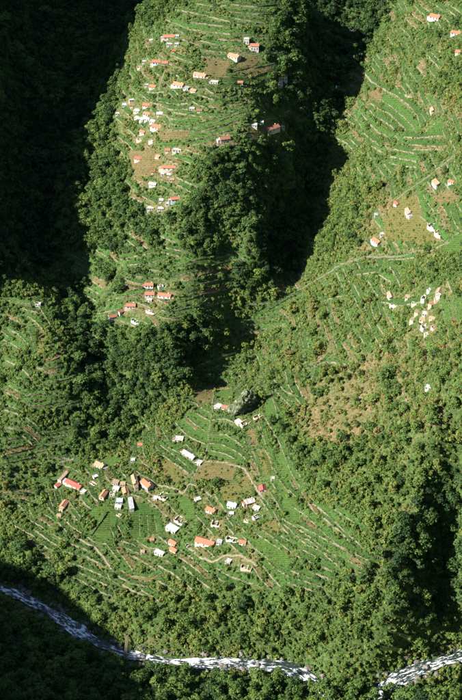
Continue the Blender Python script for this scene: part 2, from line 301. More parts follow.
# ------------------------------------------------------------------ survey of walls, paths, fields, houses
def sv(x0, y0, s, lines): return [[(x0+a/s, y0+b/s) for a, b in L] for L in lines]
TERRACES = {   # phrase for the place: lines of the walls
 'on the striped slope right of the big boulder': sv(230,370,2.7176,[
  [(105,60),(118,85),(128,120),(135,150)],[(120,50),(140,75),(165,100)],[(78,140),(90,180),(105,230),(120,270),(140,310),(165,340)],
  [(95,130),(115,165),(135,200),(150,240),(165,280),(190,320)],[(60,215),(72,250),(80,290)],[(120,280),(150,320),(180,345)],[(158,236),(178,268),(203,312)],
  [(150,5),(158,40),(175,75),(195,95)],[(170,0),(180,40),(200,75)]]),
 'on the curved fields below the tan slope': sv(230,370,2.7176,[
  [(165,370),(210,400),(250,440),(290,475),(330,505),(370,530),(400,545)],[(140,405),(180,430),(215,455),(255,485),(295,515)],
  [(225,365),(270,400),(310,440),(345,470),(370,495)],[(285,380),(330,410),(365,440)],[(185,455),(215,465),(255,500),(300,540)],[(320,520),(360,540),(400,552)],[(250,400),(300,440),(340,485)]]),
 'on the small fields at the lower end of the village': sv(231,525,2,[
  [(45,15),(75,35),(100,50)],[(62,10),(92,32),(120,55)],[(45,85),(60,110),(80,130)],[(62,80),(85,110),(105,130)],[(74,76),(96,94),(120,105)],[(105,0),(150,40),(215,70)],[(130,0),(190,30),(240,55),(290,80)],[(20,20),(50,50),(75,70)]]),
 'on the stepped green slope below the hut at upper right': sv(340,70,3.787,[
  [(85,5),(120,45),(165,75),(215,100),(265,140),(295,180),(305,220)],[(110,125),(150,150),(190,170),(220,200),(250,230)],[(150,110),(200,145),(240,180),(275,215),(290,240)],
  [(60,115),(75,160),(110,200)],[(140,180),(180,205),(205,225)],[(90,240),(120,265),(150,290)],[(180,350),(230,365),(290,370)],[(190,330),(240,340),(290,350)],
  [(260,285),(330,290),(390,295)],[(270,305),(340,302),(395,303)],[(320,235),(350,210),(385,190)],[(50,160),(70,200),(85,225)],[(240,255),(300,260),(385,250)],[(200,300),(240,310),(290,320)],[(110,205),(150,240),(190,260)],[(120,290),(150,310),(170,320)]]),
 'on the sunny bench at the left edge': sv(0,280,3.85,[
  [(125,80),(150,105),(195,175)],[(105,140),(140,165),(170,200)],[(110,180),(125,240),(135,280)],[(15,430),(45,445),(75,460)],[(30,405),(60,425),(85,435)],[(75,370),(95,395)],[(85,345),(115,375)],
  [(90,575),(120,600),(150,625)],[(105,560),(135,585),(155,600)],[(85,600),(125,635)],[(20,480),(70,500)],[(95,450),(160,440),(220,440)],[(85,470),(150,465),(215,460)],[(110,490),(170,485),(220,475)],[(100,530),(150,570)],[(20,310),(60,330)],[(0,262),(40,237)],[(30,190),(70,210),(100,240)],[(10,230),(50,250),(90,275)]]),
 'among the houses of the upper village': sv(110,25,5.133,[
  [(250,395),(300,405),(350,410),(400,405)],[(245,410),(280,425),(320,440),(400,435)],[(310,485),(360,490),(420,480)],[(305,510),(350,520),(410,520),(460,510)],[(320,545),(380,545),(440,530)],[(190,345),(230,350),(280,345)]]),
 'on the long green strips across the spur': sv(190,25,4.62,[
  [(0,480),(60,475),(120,455),(190,425),(250,405)],[(100,440),(160,425),(220,400)],[(0,530),(60,525),(120,510),(200,485)],[(0,560),(70,545),(130,530)],[(0,502),(80,492),(150,470),(230,440)],[(360,440),(410,425),(462,395)],[(150,240),(200,245),(270,250)],[(150,270),(210,275)]]),
 'on the topmost fields of the central spur': sv(0,0,2,[
  [(330,40),(380,60),(462,70)],[(350,20),(400,30),(462,45)],[(380,45),(430,52),(462,55)],[(462,10),(512,15),(555,10)],[(462,25),(520,30),(552,30)],[(470,38),(520,46),(550,50)],[(400,82),(440,92),(480,95)],[(340,225),(400,235),(462,235)],[(300,205),(340,215)],[(390,8),(430,14),(455,12)]]),
 'on the wooded terraces below the upper village': sv(0,175,2,[
  [(240,170),(290,160),(310,155)],[(250,182),(300,177),(330,170)],[(165,165),(195,185)],[(150,175),(185,195)],[(140,185),(180,205)],[(190,150),(215,165)],[(180,285),(215,235),(240,190)],[(210,270),(235,235)],
  [(215,252),(290,237)],[(185,280),(250,267)],[(330,190),(380,175),(420,165)],[(340,207),(400,192)],[(400,242),(440,232),(462,227)],[(410,264),(462,252)],[(390,222),(430,212),(470,205)]]),
 'on the fan of fields beside the village path': sv(160,370,3.85,[
  [(90,190),(120,215),(140,235)],[(135,165),(165,185),(195,200)],[(155,145),(178,160),(200,170)],[(60,205),(80,230),(120,265),(180,290)],[(100,180),(125,205),(185,245)],[(0,290),(40,320),(90,360),(130,395)],[(10,330),(60,365),(110,400)],
  [(215,70),(250,74),(280,70)],[(190,255),(250,250),(300,280),(320,300)],[(185,285),(240,290),(300,320),(330,345)],[(185,310),(250,325),(290,345)],[(200,195),(250,190),(290,205)],[(30,300),(80,325),(140,365)]]),
 'between the boulder and the village path': sv(160,370,3.85,[
  [(320,235),(325,280),(345,320),(370,370),(385,410)],[(375,215),(390,250),(400,270)],[(415,190),(430,230),(450,270)],[(430,60),(435,110),(460,160)],[(350,318),(380,312),(405,305)],[(400,300),(420,340),(435,390)]]),
 'on the fields above the river at lower left': sv(60,480,3.3,[
  [(80,180),(110,205),(160,215)],[(155,215),(180,250),(200,270)],[(185,230),(215,265),(240,300)],[(200,300),(240,320),(290,325),(340,310)],[(190,320),(240,345),(290,355)],[(165,155),(185,200)],[(190,150),(210,190)],[(150,295),(165,330),(200,350)],[(100,190),(135,140),(160,105)],
  [(262,115),(264,190)],[(287,112),(292,180)],[(312,120),(320,175)],[(400,215),(430,170),(450,140)],[(250,200),(290,225),(330,230)]]),
 'beside the ruins at the right edge': sv(362,160,3.78,[
  [(250,350),(310,320),(360,280),(390,262)],[(220,215),(260,250),(310,310)],[(230,130),(245,160),(275,200)],[(330,180),(350,240),(365,260)],[(65,435),(110,465)],[(100,378),(150,376),(200,370)],[(205,118),(215,160),(226,200)],[(300,545),(308,580),(312,615)],[(326,530),(333,570),(336,610)],[(350,525),(356,570),(360,612)]]),
 'on the slope between the ravine and the ruins': sv(231,175,2,[
  [(65,277),(110,250),(140,235)],[(110,195),(120,212),(135,228)],[(140,170),(150,188)],[(300,255),(340,262),(380,255)],[(150,265),(190,250),(230,240)],[(10,300),(50,290),(90,280)],[(60,310),(110,300)],[(250,200),(290,195)]]),
 'on the brushy slope left of the tan patch': sv(231,350,2,[
  [(80,75),(105,100),(130,105)],[(85,60),(110,85),(135,95)],[(150,40),(190,25),(230,30)],[(160,60),(175,30),(195,5)]]),
}
PATHS = {
 'narrow stone stair path running down between the striped fields': [(214,375),(213.5,392),(213,409),(209,430),(207,448),(204,460),(191,480)],
 'pale footpath curving above the river at lower left': [(69,534.5),(84,542),(95,548),(102.5,556),(110,568),(117.5,581.5),(130,590.5),(145,596.5)],
 'thin footpath crossing the hillside to the right-hand ruins': [(271,307.5),(296,292.5),(321,277.5),(341,265),(366,257.5),(396,257.5),(426,250),(451,242.5)],
 'footpath climbing to the orange-roofed houses at right': [(397,199.5),(405,193),(415,186),(430,175.5),(443,165),(456,154.5)],
 'curving lane through the lower village houses': [(140,480),(152,485),(172,488),(183,494),(190,484),(200,488),(212,498)],
 'lane below the long orange roof': [(188,548),(197,556),(213,563),(225,556),(240,556),(258,566)],
 'dirt path beside the fan of fields': [(205,462),(225,463),(245,470),(258,492),(270,508)],
 'dark footpath dropping past the upper village': [(166,70),(160,85),(157,98),(158,110),(170,120),(168,134)],
 'path along the upper rim of the stepped green slope': [(362,71),(372,82),(392,92),(412,98)],
}
FIELDS = [  # (material, outline)
 ('green', sv(160,370,3.85,[[(55,205),(130,165),(205,130),(195,240),(180,300),(110,260)]])[0], 'striped green field left of the stone stair path'),
 ('green', sv(160,370,3.85,[[(185,255),(260,250),(330,340),(290,360),(180,330)]])[0], 'bright green field of curved rows right of the stone stair path'),
 ('brown', sv(160,370,3.85,[[(172,345),(300,357),(280,424),(125,424)]])[0], 'brown field with pale furrows below the curved green rows'),
 ('ochre', sv(160,370,3.85,[[(0,330),(50,365),(90,400),(70,440),(0,410)]])[0], 'ochre field left of the long white house'),
 ('brown', sv(160,370,3.85,[[(322,235),(370,225),(380,290),(345,320)]])[0], 'brown plot right below the boulder'),
 ('ochre', sv(160,370,3.85,[[(350,312),(420,302),(432,400),(388,405)]])[0], 'dry plot above the ochre grove'),
 ('green', sv(160,370,3.85,[[(370,215),(400,210),(430,300),(392,290)]])[0], 'narrow green plot right of the brown plot'),
 ('brown', sv(160,370,3.85,[[(130,80),(200,55),(205,120),(140,130)]])[0], 'brown plot above the striped green field'),
 ('green', sv(160,370,3.85,[[(215,75),(280,75),(270,110),(215,115)]])[0], 'small green plot left of the boulder'),
 ('dark', sv(160,370,3.85,[[(10,295),(60,290),(150,360),(120,395)]])[0], 'dark green field around the long white house'),
 ('green', sv(140,470,3.08,[[(108,92),(140,80),(165,110),(172,148),(150,158),(128,130)]])[0], 'leaf-shaped bright green field among the village houses'),
 ('green', sv(140,470,3.08,[[(130,205),(180,165),(165,210),(120,235)]])[0], 'small pointed green field beside the blue-white house'),
 ('ochre', sv(140,470,3.08,[[(245,60),(330,20),(352,50),(295,98),(248,95)]])[0], 'ochre grove between the white house and the red-roofed house'),
 ('ochre', sv(140,470,3.08,[[(350,185),(415,150),(432,195),(385,205)]])[0], 'dry yellow plot right of the roofless white walls'),
 ('green', sv(140,470,3.08,[[(432,70),(475,95),(500,190),(450,165)]])[0], 'green strip right of the tiny white hut'),
 ('green', sv(140,470,3.08,[[(350,215),(400,200),(470,280),(430,330),(370,290)]])[0], 'green stepped field below the dry yellow plot'),
 ('green', sv(40,440,3.85,[[(245,75),(290,60),(312,85),(272,110)]])[0], 'bright green plot beside the cream-roofed house'),
 ('green', sv(60,480,3.3,[[(95,192),(130,145),(162,100),(172,208),(130,205)]])[0], 'bright green triangular field at lower left'),
 ('dark', sv(60,480,3.3,[[(235,122),(325,110),(345,170),(228,195)]])[0], 'dark green field in upright rows below the village'),
 ('green', sv(60,480,3.3,[[(150,220),(185,232),(240,300),(205,300)]])[0], 'narrow green field above the curving footpath'),
 ('brown', sv(60,480,3.3,[[(200,300),(245,318),(330,312),(290,345),(235,338)]])[0], 'brown strip above the river bank'),
 ('green', sv(230,370,2.7176,[[(182,437),(215,455),(258,470),(335,520),(400,552),(330,545),(296,512),(250,490)]])[0], 'long bright green strip below the red earth'),
 ('soil', sv(230,370,2.7176,[[(182,402),(205,405),(258,445),(240,450),(200,428)]])[0], 'strip of dug red earth between green strips'),
 ('soil', sv(230,370,2.7176,[[(147,408),(170,414),(190,432),(178,441)]])[0], 'small patch of dug red earth'),
 ('green', sv(230,370,2.7176,[[(140,205),(165,262),(205,315),(190,325),(150,285),(130,240)]])[0], 'green strips right of the red-roofed house'),
 ('green', sv(230,370,2.7176,[[(100,60),(135,90),(150,150),(120,160),(95,110)]])[0], 'green strips above right of the boulder'),
 ('green', sv(340,70,3.787,[[(335,215),(385,185),(395,200),(380,240),(325,250)]])[0], 'bright green plot below the tan hut'),
 ('green', sv(340,70,3.787,[[(165,85),(215,110),(270,160),(300,230),(270,240),(220,180),(150,125)]])[0], 'stepped green strip curving down the upper right slope'),
 ('brown', sv(340,70,3.787,[[(105,85),(135,75),(168,95),(150,125),(110,115)]])[0], 'brown triangular plot at the top of the stepped slope'),
 ('green', sv(340,70,3.787,[[(285,440),(310,455),(345,540),(330,552),(312,530)]])[0], 'long narrow green plot below the footpath'),
 ('green', sv(340,70,3.787,[[(412,512),(440,525),(465,545),(465,600),(432,598)]])[0], 'green plot at the right edge beside the ruins'),
 ('ochre', sv(340,70,3.787,[[(165,560),(240,480),(290,480),(310,550),(370,640),(300,665),(170,630)]])[0], 'wide ochre field below the cream-roofed hut'),
 ('brown', sv(340,70,3.787,[[(350,480),(400,460),(440,460),(462,490),(410,510),(340,500)]])[0], 'brown field below the two orange roofs'),
 ('green', sv(362,160,3.78,[[(300,545),(325,540),(334,612),(312,616)]])[0], 'narrow green plot right of the ruined hamlet'),
 ('soil', sv(362,160,3.78,[[(327,528),(347,522),(354,608),(336,611)]])[0], 'narrow brown plot between two green plots at the right edge'),
 ('green', sv(362,160,3.78,[[(350,520),(384,515),(384,620),(357,614)]])[0], 'green plot touching the right edge below the cream roof'),
 ('green', sv(362,160,3.78,[[(310,330),(378,275),(384,340),(300,352)]])[0], 'green slope below the long stone wall at the right edge'),
 ('brown', sv(110,25,5.133,[[(260,560),(300,530),(410,545),(400,575),(270,600)]])[0], 'brown plot below the orange house of the upper village'),
 ('green', sv(110,140,5.133,[[(240,20),(390,5),(395,22),(250,30)]])[0], 'bright green strip above the white row of sheds'),
 ('green', sv(110,25,5.133,[[(300,490),(460,460),(460,500),(310,515)]])[0], 'green strips right of the orange house'),
 ('brown', sv(110,140,5.133,[[(90,60),(230,50),(270,110),(200,190),(130,190)]])[0], 'dry brown field around the red-roofed hut'),
 ('brown', sv(190,25,4.62,[[(215,150),(310,140),(310,195),(220,200)]])[0], 'dry field between the two orange-roofed houses'),
 ('brown', sv(190,25,4.62,[[(70,150),(190,170),(160,250),(70,230)]])[0], 'brown furrowed field above the white shed'),
 ('dark', sv(190,25,4.62,[[(150,235),(270,240),(260,285),(150,280)]])[0], 'dark green rows beside the small orange hut'),
 ('green', sv(190,25,4.62,[[(0,482),(120,458),(250,410),(255,422),(130,478),(0,505)]])[0], 'long bright green strip across the spur'),
 ('green', sv(190,25,4.62,[[(0,505),(100,495),(190,465),(190,475),(100,512),(0,522)]])[0], 'second bright green strip across the spur'),
 ('green', sv(190,25,4.62,[[(330,430),(460,385),(462,400),(410,430),(340,445)]])[0], 'green strip above the orange house at the spur edge'),
 ('brown', sv(190,25,4.62,[[(280,490),(340,470),(350,500),(300,540)]])[0], 'brown plot left of the orange house at the spur edge'),
 ('ochre', sv(0,280,3.85,[[(150,170),(175,175),(180,220),(160,280),(140,290),(150,230)]])[0], 'rusty brown strip on the left bench'),
 ('green', sv(231,175,2,[[(135,150),(145,145),(152,190),(140,200)]])[0], 'small green strip beside the middle ravine'),
]
FIELDS += [
 ('green', [(88,512),(104,503),(118,517),(114,530),(96,533)], 'bright green rows below the dense village cluster'),
 ('dark', [(128,507),(142,503),(160,512),(158,530),(134,532)], 'dark green rows below the small white cube'),
 ('green', [(262,452),(274,455),(292,490),(284,497),(270,478)], 'green strip below the bare tree'),
]
DRY = [  # outlines of dry, thinly grown ground and how dry
 (.75, [(300,385),(345,372),(370,395),(375,425),(350,450),(320,440),(295,430)]),(.55, [(310,350),(390,350),(400,400),(370,420),(330,380)]),
 (.34, [(120,55),(200,30),(260,50),(265,90),(200,140),(130,165),(110,120)]),(.4, [(120,145),(190,145),(190,205),(150,215),(125,190)]),
 (.55, [(330,100),(375,90),(440,95),(440,115),(380,105),(345,115)]),(.5, [(360,190),(440,190),(450,255),(360,255)]),(.5, [(410,90),(450,80),(460,110),(440,150),(425,140)]),
 (.3, [(90,460),(270,450),(285,560),(150,565),(60,510)]),(.35, [(380,280),(462,280),(462,345),(380,340)]),(.4, [(335,400),(400,330),(462,340),(440,430),(380,460)]),(.45,[(130,280),(180,280),(175,330),(110,325)]),
 (.35,[(200,90),(290,85),(290,150),(200,150)]),(.4,[(395,495),(420,510),(415,540),(395,535)])]
W, R_, O = 'white', 'rubble', 'orange'
# houses: column, row, length, width (both as seen), lean of the ridge, kind, roof, walls, label
HOUSES = [
 (169,37,11,6,0,'gable','orange','white','long low orange-roofed house at the top of the upper village'),
 (177,36,4,5,0,'flat','chalk','white','white block at the right end of the topmost orange roof'),
 (169.5,44,6,4,0,'flat','chalk','white','left one of two white sheds below the topmost orange roof'),
 (176.5,44,4.5,4,0,'flat','chalk','white','right one of two white sheds below the topmost orange roof'),
 (151,40.5,3,3,70,'shed','chalk','white','narrow white hut standing alone near the dark wood edge'),
 (174,51,4,3,0,'gable','rust','rubble','small rust-roofed hut below the two white sheds'),
 (156.5,62,8.5,6,0,'gable','orange','blue','orange-roofed house with a wall tinted bluish for shade, left of a pair'),  # wall lies in shade; the bluish tone is painted into its colour
 (165,63,6,6,0,'gable','orange','grey','orange-roofed house with a grey wall, right of a pair'),
 (144,61.5,4,3.5,0,'flat','chalk','white','small white hut left of the orange-roofed pair'),
 (140,67,5,3.5,5,'flat','sand','rubble','pale stone shed by the wood edge below the small white hut'),
 (153,86.5,6.5,5,8,'gable','orange','white','small orange-roofed house left of the dark path'),
 (146.5,85,4,3,0,'flat','chalk','white','small white shed left of an orange roof beside the dark path'),
 (179,85,10,6.5,12,'gable','salmon','white','large white house with salmon roof in the middle of the upper village'),
 (186.5,88,5,5,10,'flat','slate','white','low annex at the right end of the large salmon-roofed house'),
 (194,90.5,5,4,15,'gable','salmon','white','small salmon-roofed hut below the long house'),
 (191.8,108.5,5.5,4,0,'flat','chalk','white','white flat hut at the right of the green steps'),
 (199.5,110.5,5,4,0,'gable','brownroof','rubble','brown-roofed hut right of the white flat hut'),
 (132.5,100,7,3.5,-5,'flat','chalk','rubble','pale flat shed topmost of the huddled sheds'),
 (124.5,105,4,4,0,'shed','bluesheet','white','small blue-roofed shed at the left of the huddled sheds'),
 (132.5,105.3,5,4,0,'gable','brownroof','rubble','brown-roofed shed among the huddled white sheds'),
 (146.5,105,7,5,5,'gable','orange','white','orange-roofed house above the huddled white sheds'),
 (137,110.8,5.5,4,10,'shed','chalk','white','white shed in the middle of the huddled sheds'),
 (147,114,7.5,4,8,'shed','salmon','white','white shed with a pinkish roof below the orange-roofed house'),
 (159.7,113.6,6,5,0,'gable','chalk','white','white-roofed house right of the huddled sheds'),
 (137.3,118.3,4.5,4,15,'shed','chalk','white','first white shed from the left in the lowest row of the huddle'),
 (142,119.4,4,4,15,'shed','chalk','white','second white shed from the left in the lowest row of the huddle'),
 (147.3,119.2,5,4,10,'shed','chalk','white','third white shed from the left in the lowest row of the huddle'),
 (152.6,121.4,5,4,10,'shed','chalk','white','fourth white shed from the left in the lowest row of the huddle'),
 (117.5,113.6,4,3,0,'flat','chalk','white','white hut at the wood edge left of the huddled sheds'),
 (157.3,127,9,6,12,'gable','orange','white','orange-roofed white house standing below the huddled sheds'),
 (143,132,5,4,20,'gable','orange','white','tiny orange-roofed hut below left of the white house'),
 (140,139,6,4,10,'ruin','rust','pink','reddish tumbledown hut below the tiny orange-roofed hut'),
 (152,141,6,3,10,'ruin','chalk','white','low white walls of a hut right of the reddish hut'),
 (200.4,75.2,12,6,12,'gable','salmon','white','long salmon-roofed house leaning down to the right'),
 (214.2,82,8,4,4,'flat','chalk','white','long white flat shed beside the brown furrowed field'),
 (234.4,56.4,10,7,15,'gable','salmon','white','broad salmon-roofed white house above the dry field'),
 (246.3,40.2,5.5,6,0,'flat','chalk','white','tall white block at the top right of the upper village'),
 (254.5,46.6,8.5,6,0,'gable','orange','white','white house with orange roof beside the tall white block'),
 (240.2,82.4,5,4,0,'gable','orange','white','small orange-and-white hut in the dark green rows'),
 (284.8,77.4,5,4,0,'gable','rust','rubble','rust-roofed hut half hidden among the tall trees'),
 (280.5,81.7,4,4,0,'shed','slate','grey','grey shed half hidden among the tall trees'),
 (254.5,124.6,5,4.5,0,'flat','bluesheet','white','bluish white hut left of the house at the spur edge'),
 (262,122,2.5,2.5,0,'shed','chalk','white','tiny white shed between the bluish hut and the spur-edge house'),
 (271.8,127.8,13,7,-18,'gable','rust','white','long white house with rust-orange roof at the spur edge'),
 (282,126.7,4,3.5,-10,'flat','chalk','white','white annex right of the long house at the spur edge'),
 (224.6,138.6,10,6,-8,'gable','rust','white','white house with rust roof at the foot of the green strips'),
 (167.5,150,5,5,0,'gable','orange','white','orange-and-white hut at the left of a white row'),
 (177,150,9,4,3,'flat','chalk','white','long white row of sheds below the bright green strip'),
 (138.4,158.5,6.5,5,12,'gable','rust','white','red-roofed hut alone on the dry brown field'),
 (169,167.5,14,5.5,2,'gable','orange','white','long orange-roofed house on the lower part of the upper village'),
 (162.6,173.8,3.5,3.5,0,'shed','chalk','white','small white shed below the long orange-roofed house'),
 (169,175,4,3,0,'shed','chalk','white','low white shed under the middle of the long orange-roofed house'),
 (153,171.5,4,3,0,'gable','rust','rubble','tiny reddish hut left of the long orange-roofed house'),
 (172,180,4,3,0,'shed','sand','rubble','pale hut among bushes below the long orange-roofed house'),
 (153,184,7,4.5,10,'gable','chalk','white','white hut standing alone above the lowest houses'),
 (175.8,199,10,5,-5,'gable','orange','blue','orange-roofed house with a pale blue wall at the forest edge'),
 (168.5,203.5,6,4,-3,'flat','chalk','white','white annex left of the pale blue house'),
 (161.2,200.5,4,3.5,0,'shed','chalk','white','small white shed above the two white cottages'),
 (150.3,207.8,7,5.5,0,'flat','chalk','white','left one of two white cottages at the forest edge'),
 (160.6,208.4,6.5,5,0,'flat','chalk','white','right one of two white cottages at the forest edge'),
 (157.7,156.5,4,3,20,'shed','sand','rubble','pale stone hut right of the red-roofed hut'),
 (149,285,8.5,5.5,0,'gable','orange','blue','topmost orange-roofed house in the small forest hamlet'),
 (162,285.5,8,5,-10,'ruin','chalk','white','white roofless walls at the top of the forest hamlet'),
 (149.7,294,9.5,6,0,'gable','orange','white','orange-roofed house in the middle of the forest hamlet'),
 (149,300,6,3.5,5,'flat','chalk','pink','pinkish white annex below the middle house of the forest hamlet'),
 (164.7,295.5,13,5.5,8,'gable','orange','blue','long orange-roofed house at the right of the forest hamlet'),
 (131,305.5,9,5.5,0,'gable','orange','white','orange-roofed house at the left of the forest hamlet'),
 (112.5,316,7.5,5,-10,'gable','rust','blue','leftmost orange-roofed house below the forest hamlet'),
 (121.4,311.5,5,3,-20,'gable','rust','white','narrow orange hut between two larger roofs of the forest hamlet'),
 (151,311.5,10,3,22,'ruin','chalk','white','low white garden walls below the forest hamlet'),
 (136,321,9,4,25,'ruin','chalk','white','white broken walls lowest in the forest hamlet'),
 (38,304,5.5,4.5,0,'flat','chalk','white','lone white hut on the left bench'),
 (64,475.5,14,4,-52,'flat','sand','white','long narrow pale shed slanting up beside the red-roofed house'),
 (58,485,6,4.5,-35,'gable','orange','white','small orange roof at the lower end of the slanting shed'),
 (74.3,484.5,17,7,25,'gable','red','white','long red-roofed white house at the left of the lower village'),
 (83.5,491.5,4.5,4.5,20,'flat','chalk','white','white end block of the red-roofed house'),
 (100.3,465,9,7,25,'gable','sand','white','sand-roofed house beside a bright green plot'),
 (140,444.5,4.5,5,0,'gable','orange','white','tiny orange-roofed hut above the lower village'),
 (132.7,460,4.5,4,0,'flat','chalk','white','small white hut below the tiny orange-roofed hut'),
 (95.3,476.5,4,4,-20,'flat','chalk','white','small white shed below the sand-roofed house'),
 (93,483,7,3,30,'ruin','chalk','pink','pinkish broken wall below the small white shed'),
 (115.3,482,7,6,10,'flat','sand','white','cream flat house topmost in the dense village cluster'),
 (116,488.8,6,4.5,10,'shed','chalk','white','white shed below the topmost cream flat house'),
 (122.8,484,5,4,0,'shed','sand','rubble','stone shed right of the topmost cream flat house'),
 (112.5,493.5,4,6,75,'ruin','chalk','white','white roofless wall at the left of the dense cluster'),
 (125.5,491,7,6,70,'gable','salmon','cream','cream gabled house in the middle of the dense cluster'),
 (134.8,481,11,5,70,'gable','sand','cream','tall cream house with its ridge pointing up the slope'),
 (119.2,500.7,7,6,0,'flat','bluesheet','white','white house with a bluish flat roof in the dense cluster'),
 (118,507,6,4,5,'shed','chalk','rubble','stone shed below the bluish flat roof'),
 (131,504,14,4,75,'shed','slate','grey','long grey shed on the shady side of the dense cluster'),
 (147.3,485,10,8,38,'gable','orange','white','orange-roofed white house right of the tall cream house'),
 (155,498,5,5,10,'flat','chalk','white','small white cube below the orange-roofed white house'),
 (103.6,494.5,9,5,-60,'gable','salmon','cream','cream gabled house slanting left of the dense cluster'),
 (64,504.5,8,5.5,-60,'gable','salmon','pink','salmon-roofed house alone at the left of the village'),
 (59,516,4,3,0,'shed','sand','pink','tiny pinkish hut below the lone salmon-roofed house'),
 (118.7,514.5,4,3.5,10,'ruin','chalk','rubble','tiny stone ruin at the foot of the dense cluster'),
 (164.4,495.5,9,9,25,'ruin','chalk','rubble','square roofless stone enclosure by the curving lane'),
 (197.8,499.3,5.5,5,-15,'flat','chalk','white','white cube beside the tip of the leaf-shaped field'),
 (211.4,510,9,6,25,'gable','orange','white','orange-roofed house below the curving lane end'),
 (216.3,523,9,7,10,'ruin','chalk','white','white roofless house below the orange-roofed house'),
 (232.5,505,8.5,7,15,'gable','bluesheet','white','white house with pale blue-grey roof below the ochre grove'),
 (231,513.5,5.5,4,0,'flat','chalk','white','white annex below the pale blue-grey roof'),
 (262.7,489,6,8,80,'gable','red','white','red-roofed white house right of the ochre grove'),
 (272.5,478.3,4,3.5,0,'flat','chalk','white','tiny white hut on the green strips above the red-roofed house'),
 (249.5,501.5,9,7,-15,'gable','chalk','white','white-roofed house left of the red-roofed house'),
 (256.5,508,6,4,20,'shed','chalk','white','white lean-to below the white-roofed house'),
 (257.5,516,9,5,-20,'ruin','chalk','white','L-shaped white roofless walls above the dry yellow plot'),
 (247,520,5,4,15,'ruin','chalk','rubble','small stone ruin left of the white roofless walls'),
 (180.6,520,10,8,30,'ruin','chalk','white','white roofless courtyard beside the leaf-shaped field'),
 (172.5,528.6,11,7,28,'shed','bluesheet','white','big white house with a pale blue roof'),
 (173.4,542.5,7.5,6,30,'gable','orange','white','upper one of two orange roofs below the pale blue roof'),
 (174,549.5,7,5,30,'gable','orange','cream','lower one of two orange roofs below the pale blue roof'),
 (159.5,553,9,4,22,'shed','chalk','white','white shed lying left of the two orange roofs'),
 (205.5,542,19,9,16,'gable','orange','white','largest orange roof of the lower village'),
 (219.5,542,5,7,10,'shed','slate','white','grey-roofed shed at the right end of the largest orange roof'),
 (189,544.5,6,4,-20,'ruin','chalk','grey','grey stone ruin left of the largest orange roof'),
 (232.5,539,12,5,20,'ruin','chalk','white','long white roofless walls right of the largest orange roof'),
 (243,542,6.5,5.5,10,'gable','orange','white','small orange-roofed house at the end of the roofless walls'),
 (228.6,561,5,6,20,'flat','chalk','white','narrow white house below the roofless walls'),
 (246.5,567,11,5,12,'ruin','chalk','pink','pinkish white ruin lowest in the village'),
 (142.6,552,4,3,0,'shed','sand','pink','tiny pinkish shed left of the white shed'),
 (152,539.5,4,3.5,0,'gable','orange','cream','tiny orange hut above the white shed'),
 (218.4,406,6,6,20,'flat','chalk','white','white house left of the boulder'),
 (225.5,407,7,5,8,'gable','orange','white','orange-roofed house between the white house and the boulder'),
 (245,422.5,9,6,-20,'ruin','chalk','cream','cream roofless house at the foot of the boulder'),
 (238.5,422,5,5,40,'shed','chalk','white','white shed left of the cream roofless house'),
 (258.7,416,9,5,-20,'ruin','chalk','pink','pinkish rubble walls right below the boulder'),
 (179,439,8.5,7,5,'flat','chalk','white','white cube house alone left of the stair path'),
 (189.5,455,13,6,32,'gable','chalk','white','long white-roofed house left of the stair path'),
 (199,462.5,5.5,6,20,'flat','chalk','white','white end house touching the stair path'),
 (437.4,183,8,7,55,'gable','salmon','white','salmon-roofed white house with gable to the front at right'),
 (451.4,181.7,5,4,20,'gable','orange','white','small orange-roofed hut right of the gabled house'),
 (397,203.6,5,4.5,50,'gable','rust','white','little rust-roofed hut above the wide ochre field'),
 (409,212,9,6,75,'gable','sand','white','sand-roofed hut on the edge of the wide ochre field'),
 (376,215,3.5,3.5,0,'shed','slate','grey','tiny grey hut among trees left of the rust-roofed hut'),
 (434,226.5,10,7,40,'ruin','chalk','white','upper half of the large white ruin at the right edge'),
 (440,233,9,6,45,'ruin','chalk','pink','lower pinkish half of the large white ruin'),
 (377,241.5,8,6.5,40,'gable','orange','white','orange-roofed white house at the left end of the ochre field'),
 (382.4,234,4.5,4.5,0,'flat','chalk','white','white hut above the house at the end of the ochre field'),
 (390.6,296,8,5,75,'gable','sand','white','sand-roofed house at the left of the ruined hamlet'),
 (394.5,304,7,6,20,'ruin','chalk','white','white roofless house below the left sand-roofed house'),
 (439.5,291.7,8,6,-55,'gable','sand','cream','sand-roofed house at the right of the ruined hamlet'),
 (438,298.5,7,5,0,'ruin','chalk','pink','pinkish walls below the right sand-roofed house'),
 (425,296,10,4,-45,'ruin','chalk','white','slanting white walls in the middle of the ruined hamlet'),
 (415,303,6,4,10,'ruin','chalk','rubble','stone walls left of the slanting white walls'),
 (417,312,5,4,-50,'shed','sand','pink','pinkish shed above the lowest white houses of the hamlet'),
 (425.5,313.5,7,5.5,5,'flat','chalk','white','uppermost white block of the lowest row in the hamlet'),
 (423,320,6,5,15,'shed','sand','cream','cream shed between two white blocks of the hamlet'),
 (425.5,326,8,6,-10,'ruin','chalk','white','lower white block of the hamlet, roofless'),
 (427,333.5,5,4,0,'ruin','chalk','rubble','small stone ruin lowest in the hamlet'),
 (431.5,304,5,4,-30,'gable','salmon','cream','salmon-roofed hut between the slanting walls and the right sand roof'),
 (432.5,318,5,4,20,'gable','salmon','pink','salmon-roofed hut right of the uppermost white block'),
 (412.5,320,4.5,4,-40,'shed','sand','cream','sandy shed at the left of the lowest hamlet houses'),
 (434,327,5,4,60,'ruin','chalk','pink','pinkish ruin right of the lower roofless white block'),
 (408,297,5,4,10,'shed','sand','rubble','stone shed between the hamlet left and middle groups'),
 (430,289,5,3.5,-30,'ruin','chalk','white','broken white wall at the top of the ruined hamlet'),
 (428.5,387,6,5,10,'flat','chalk','white','lone white hut in the woods of the right slope'),
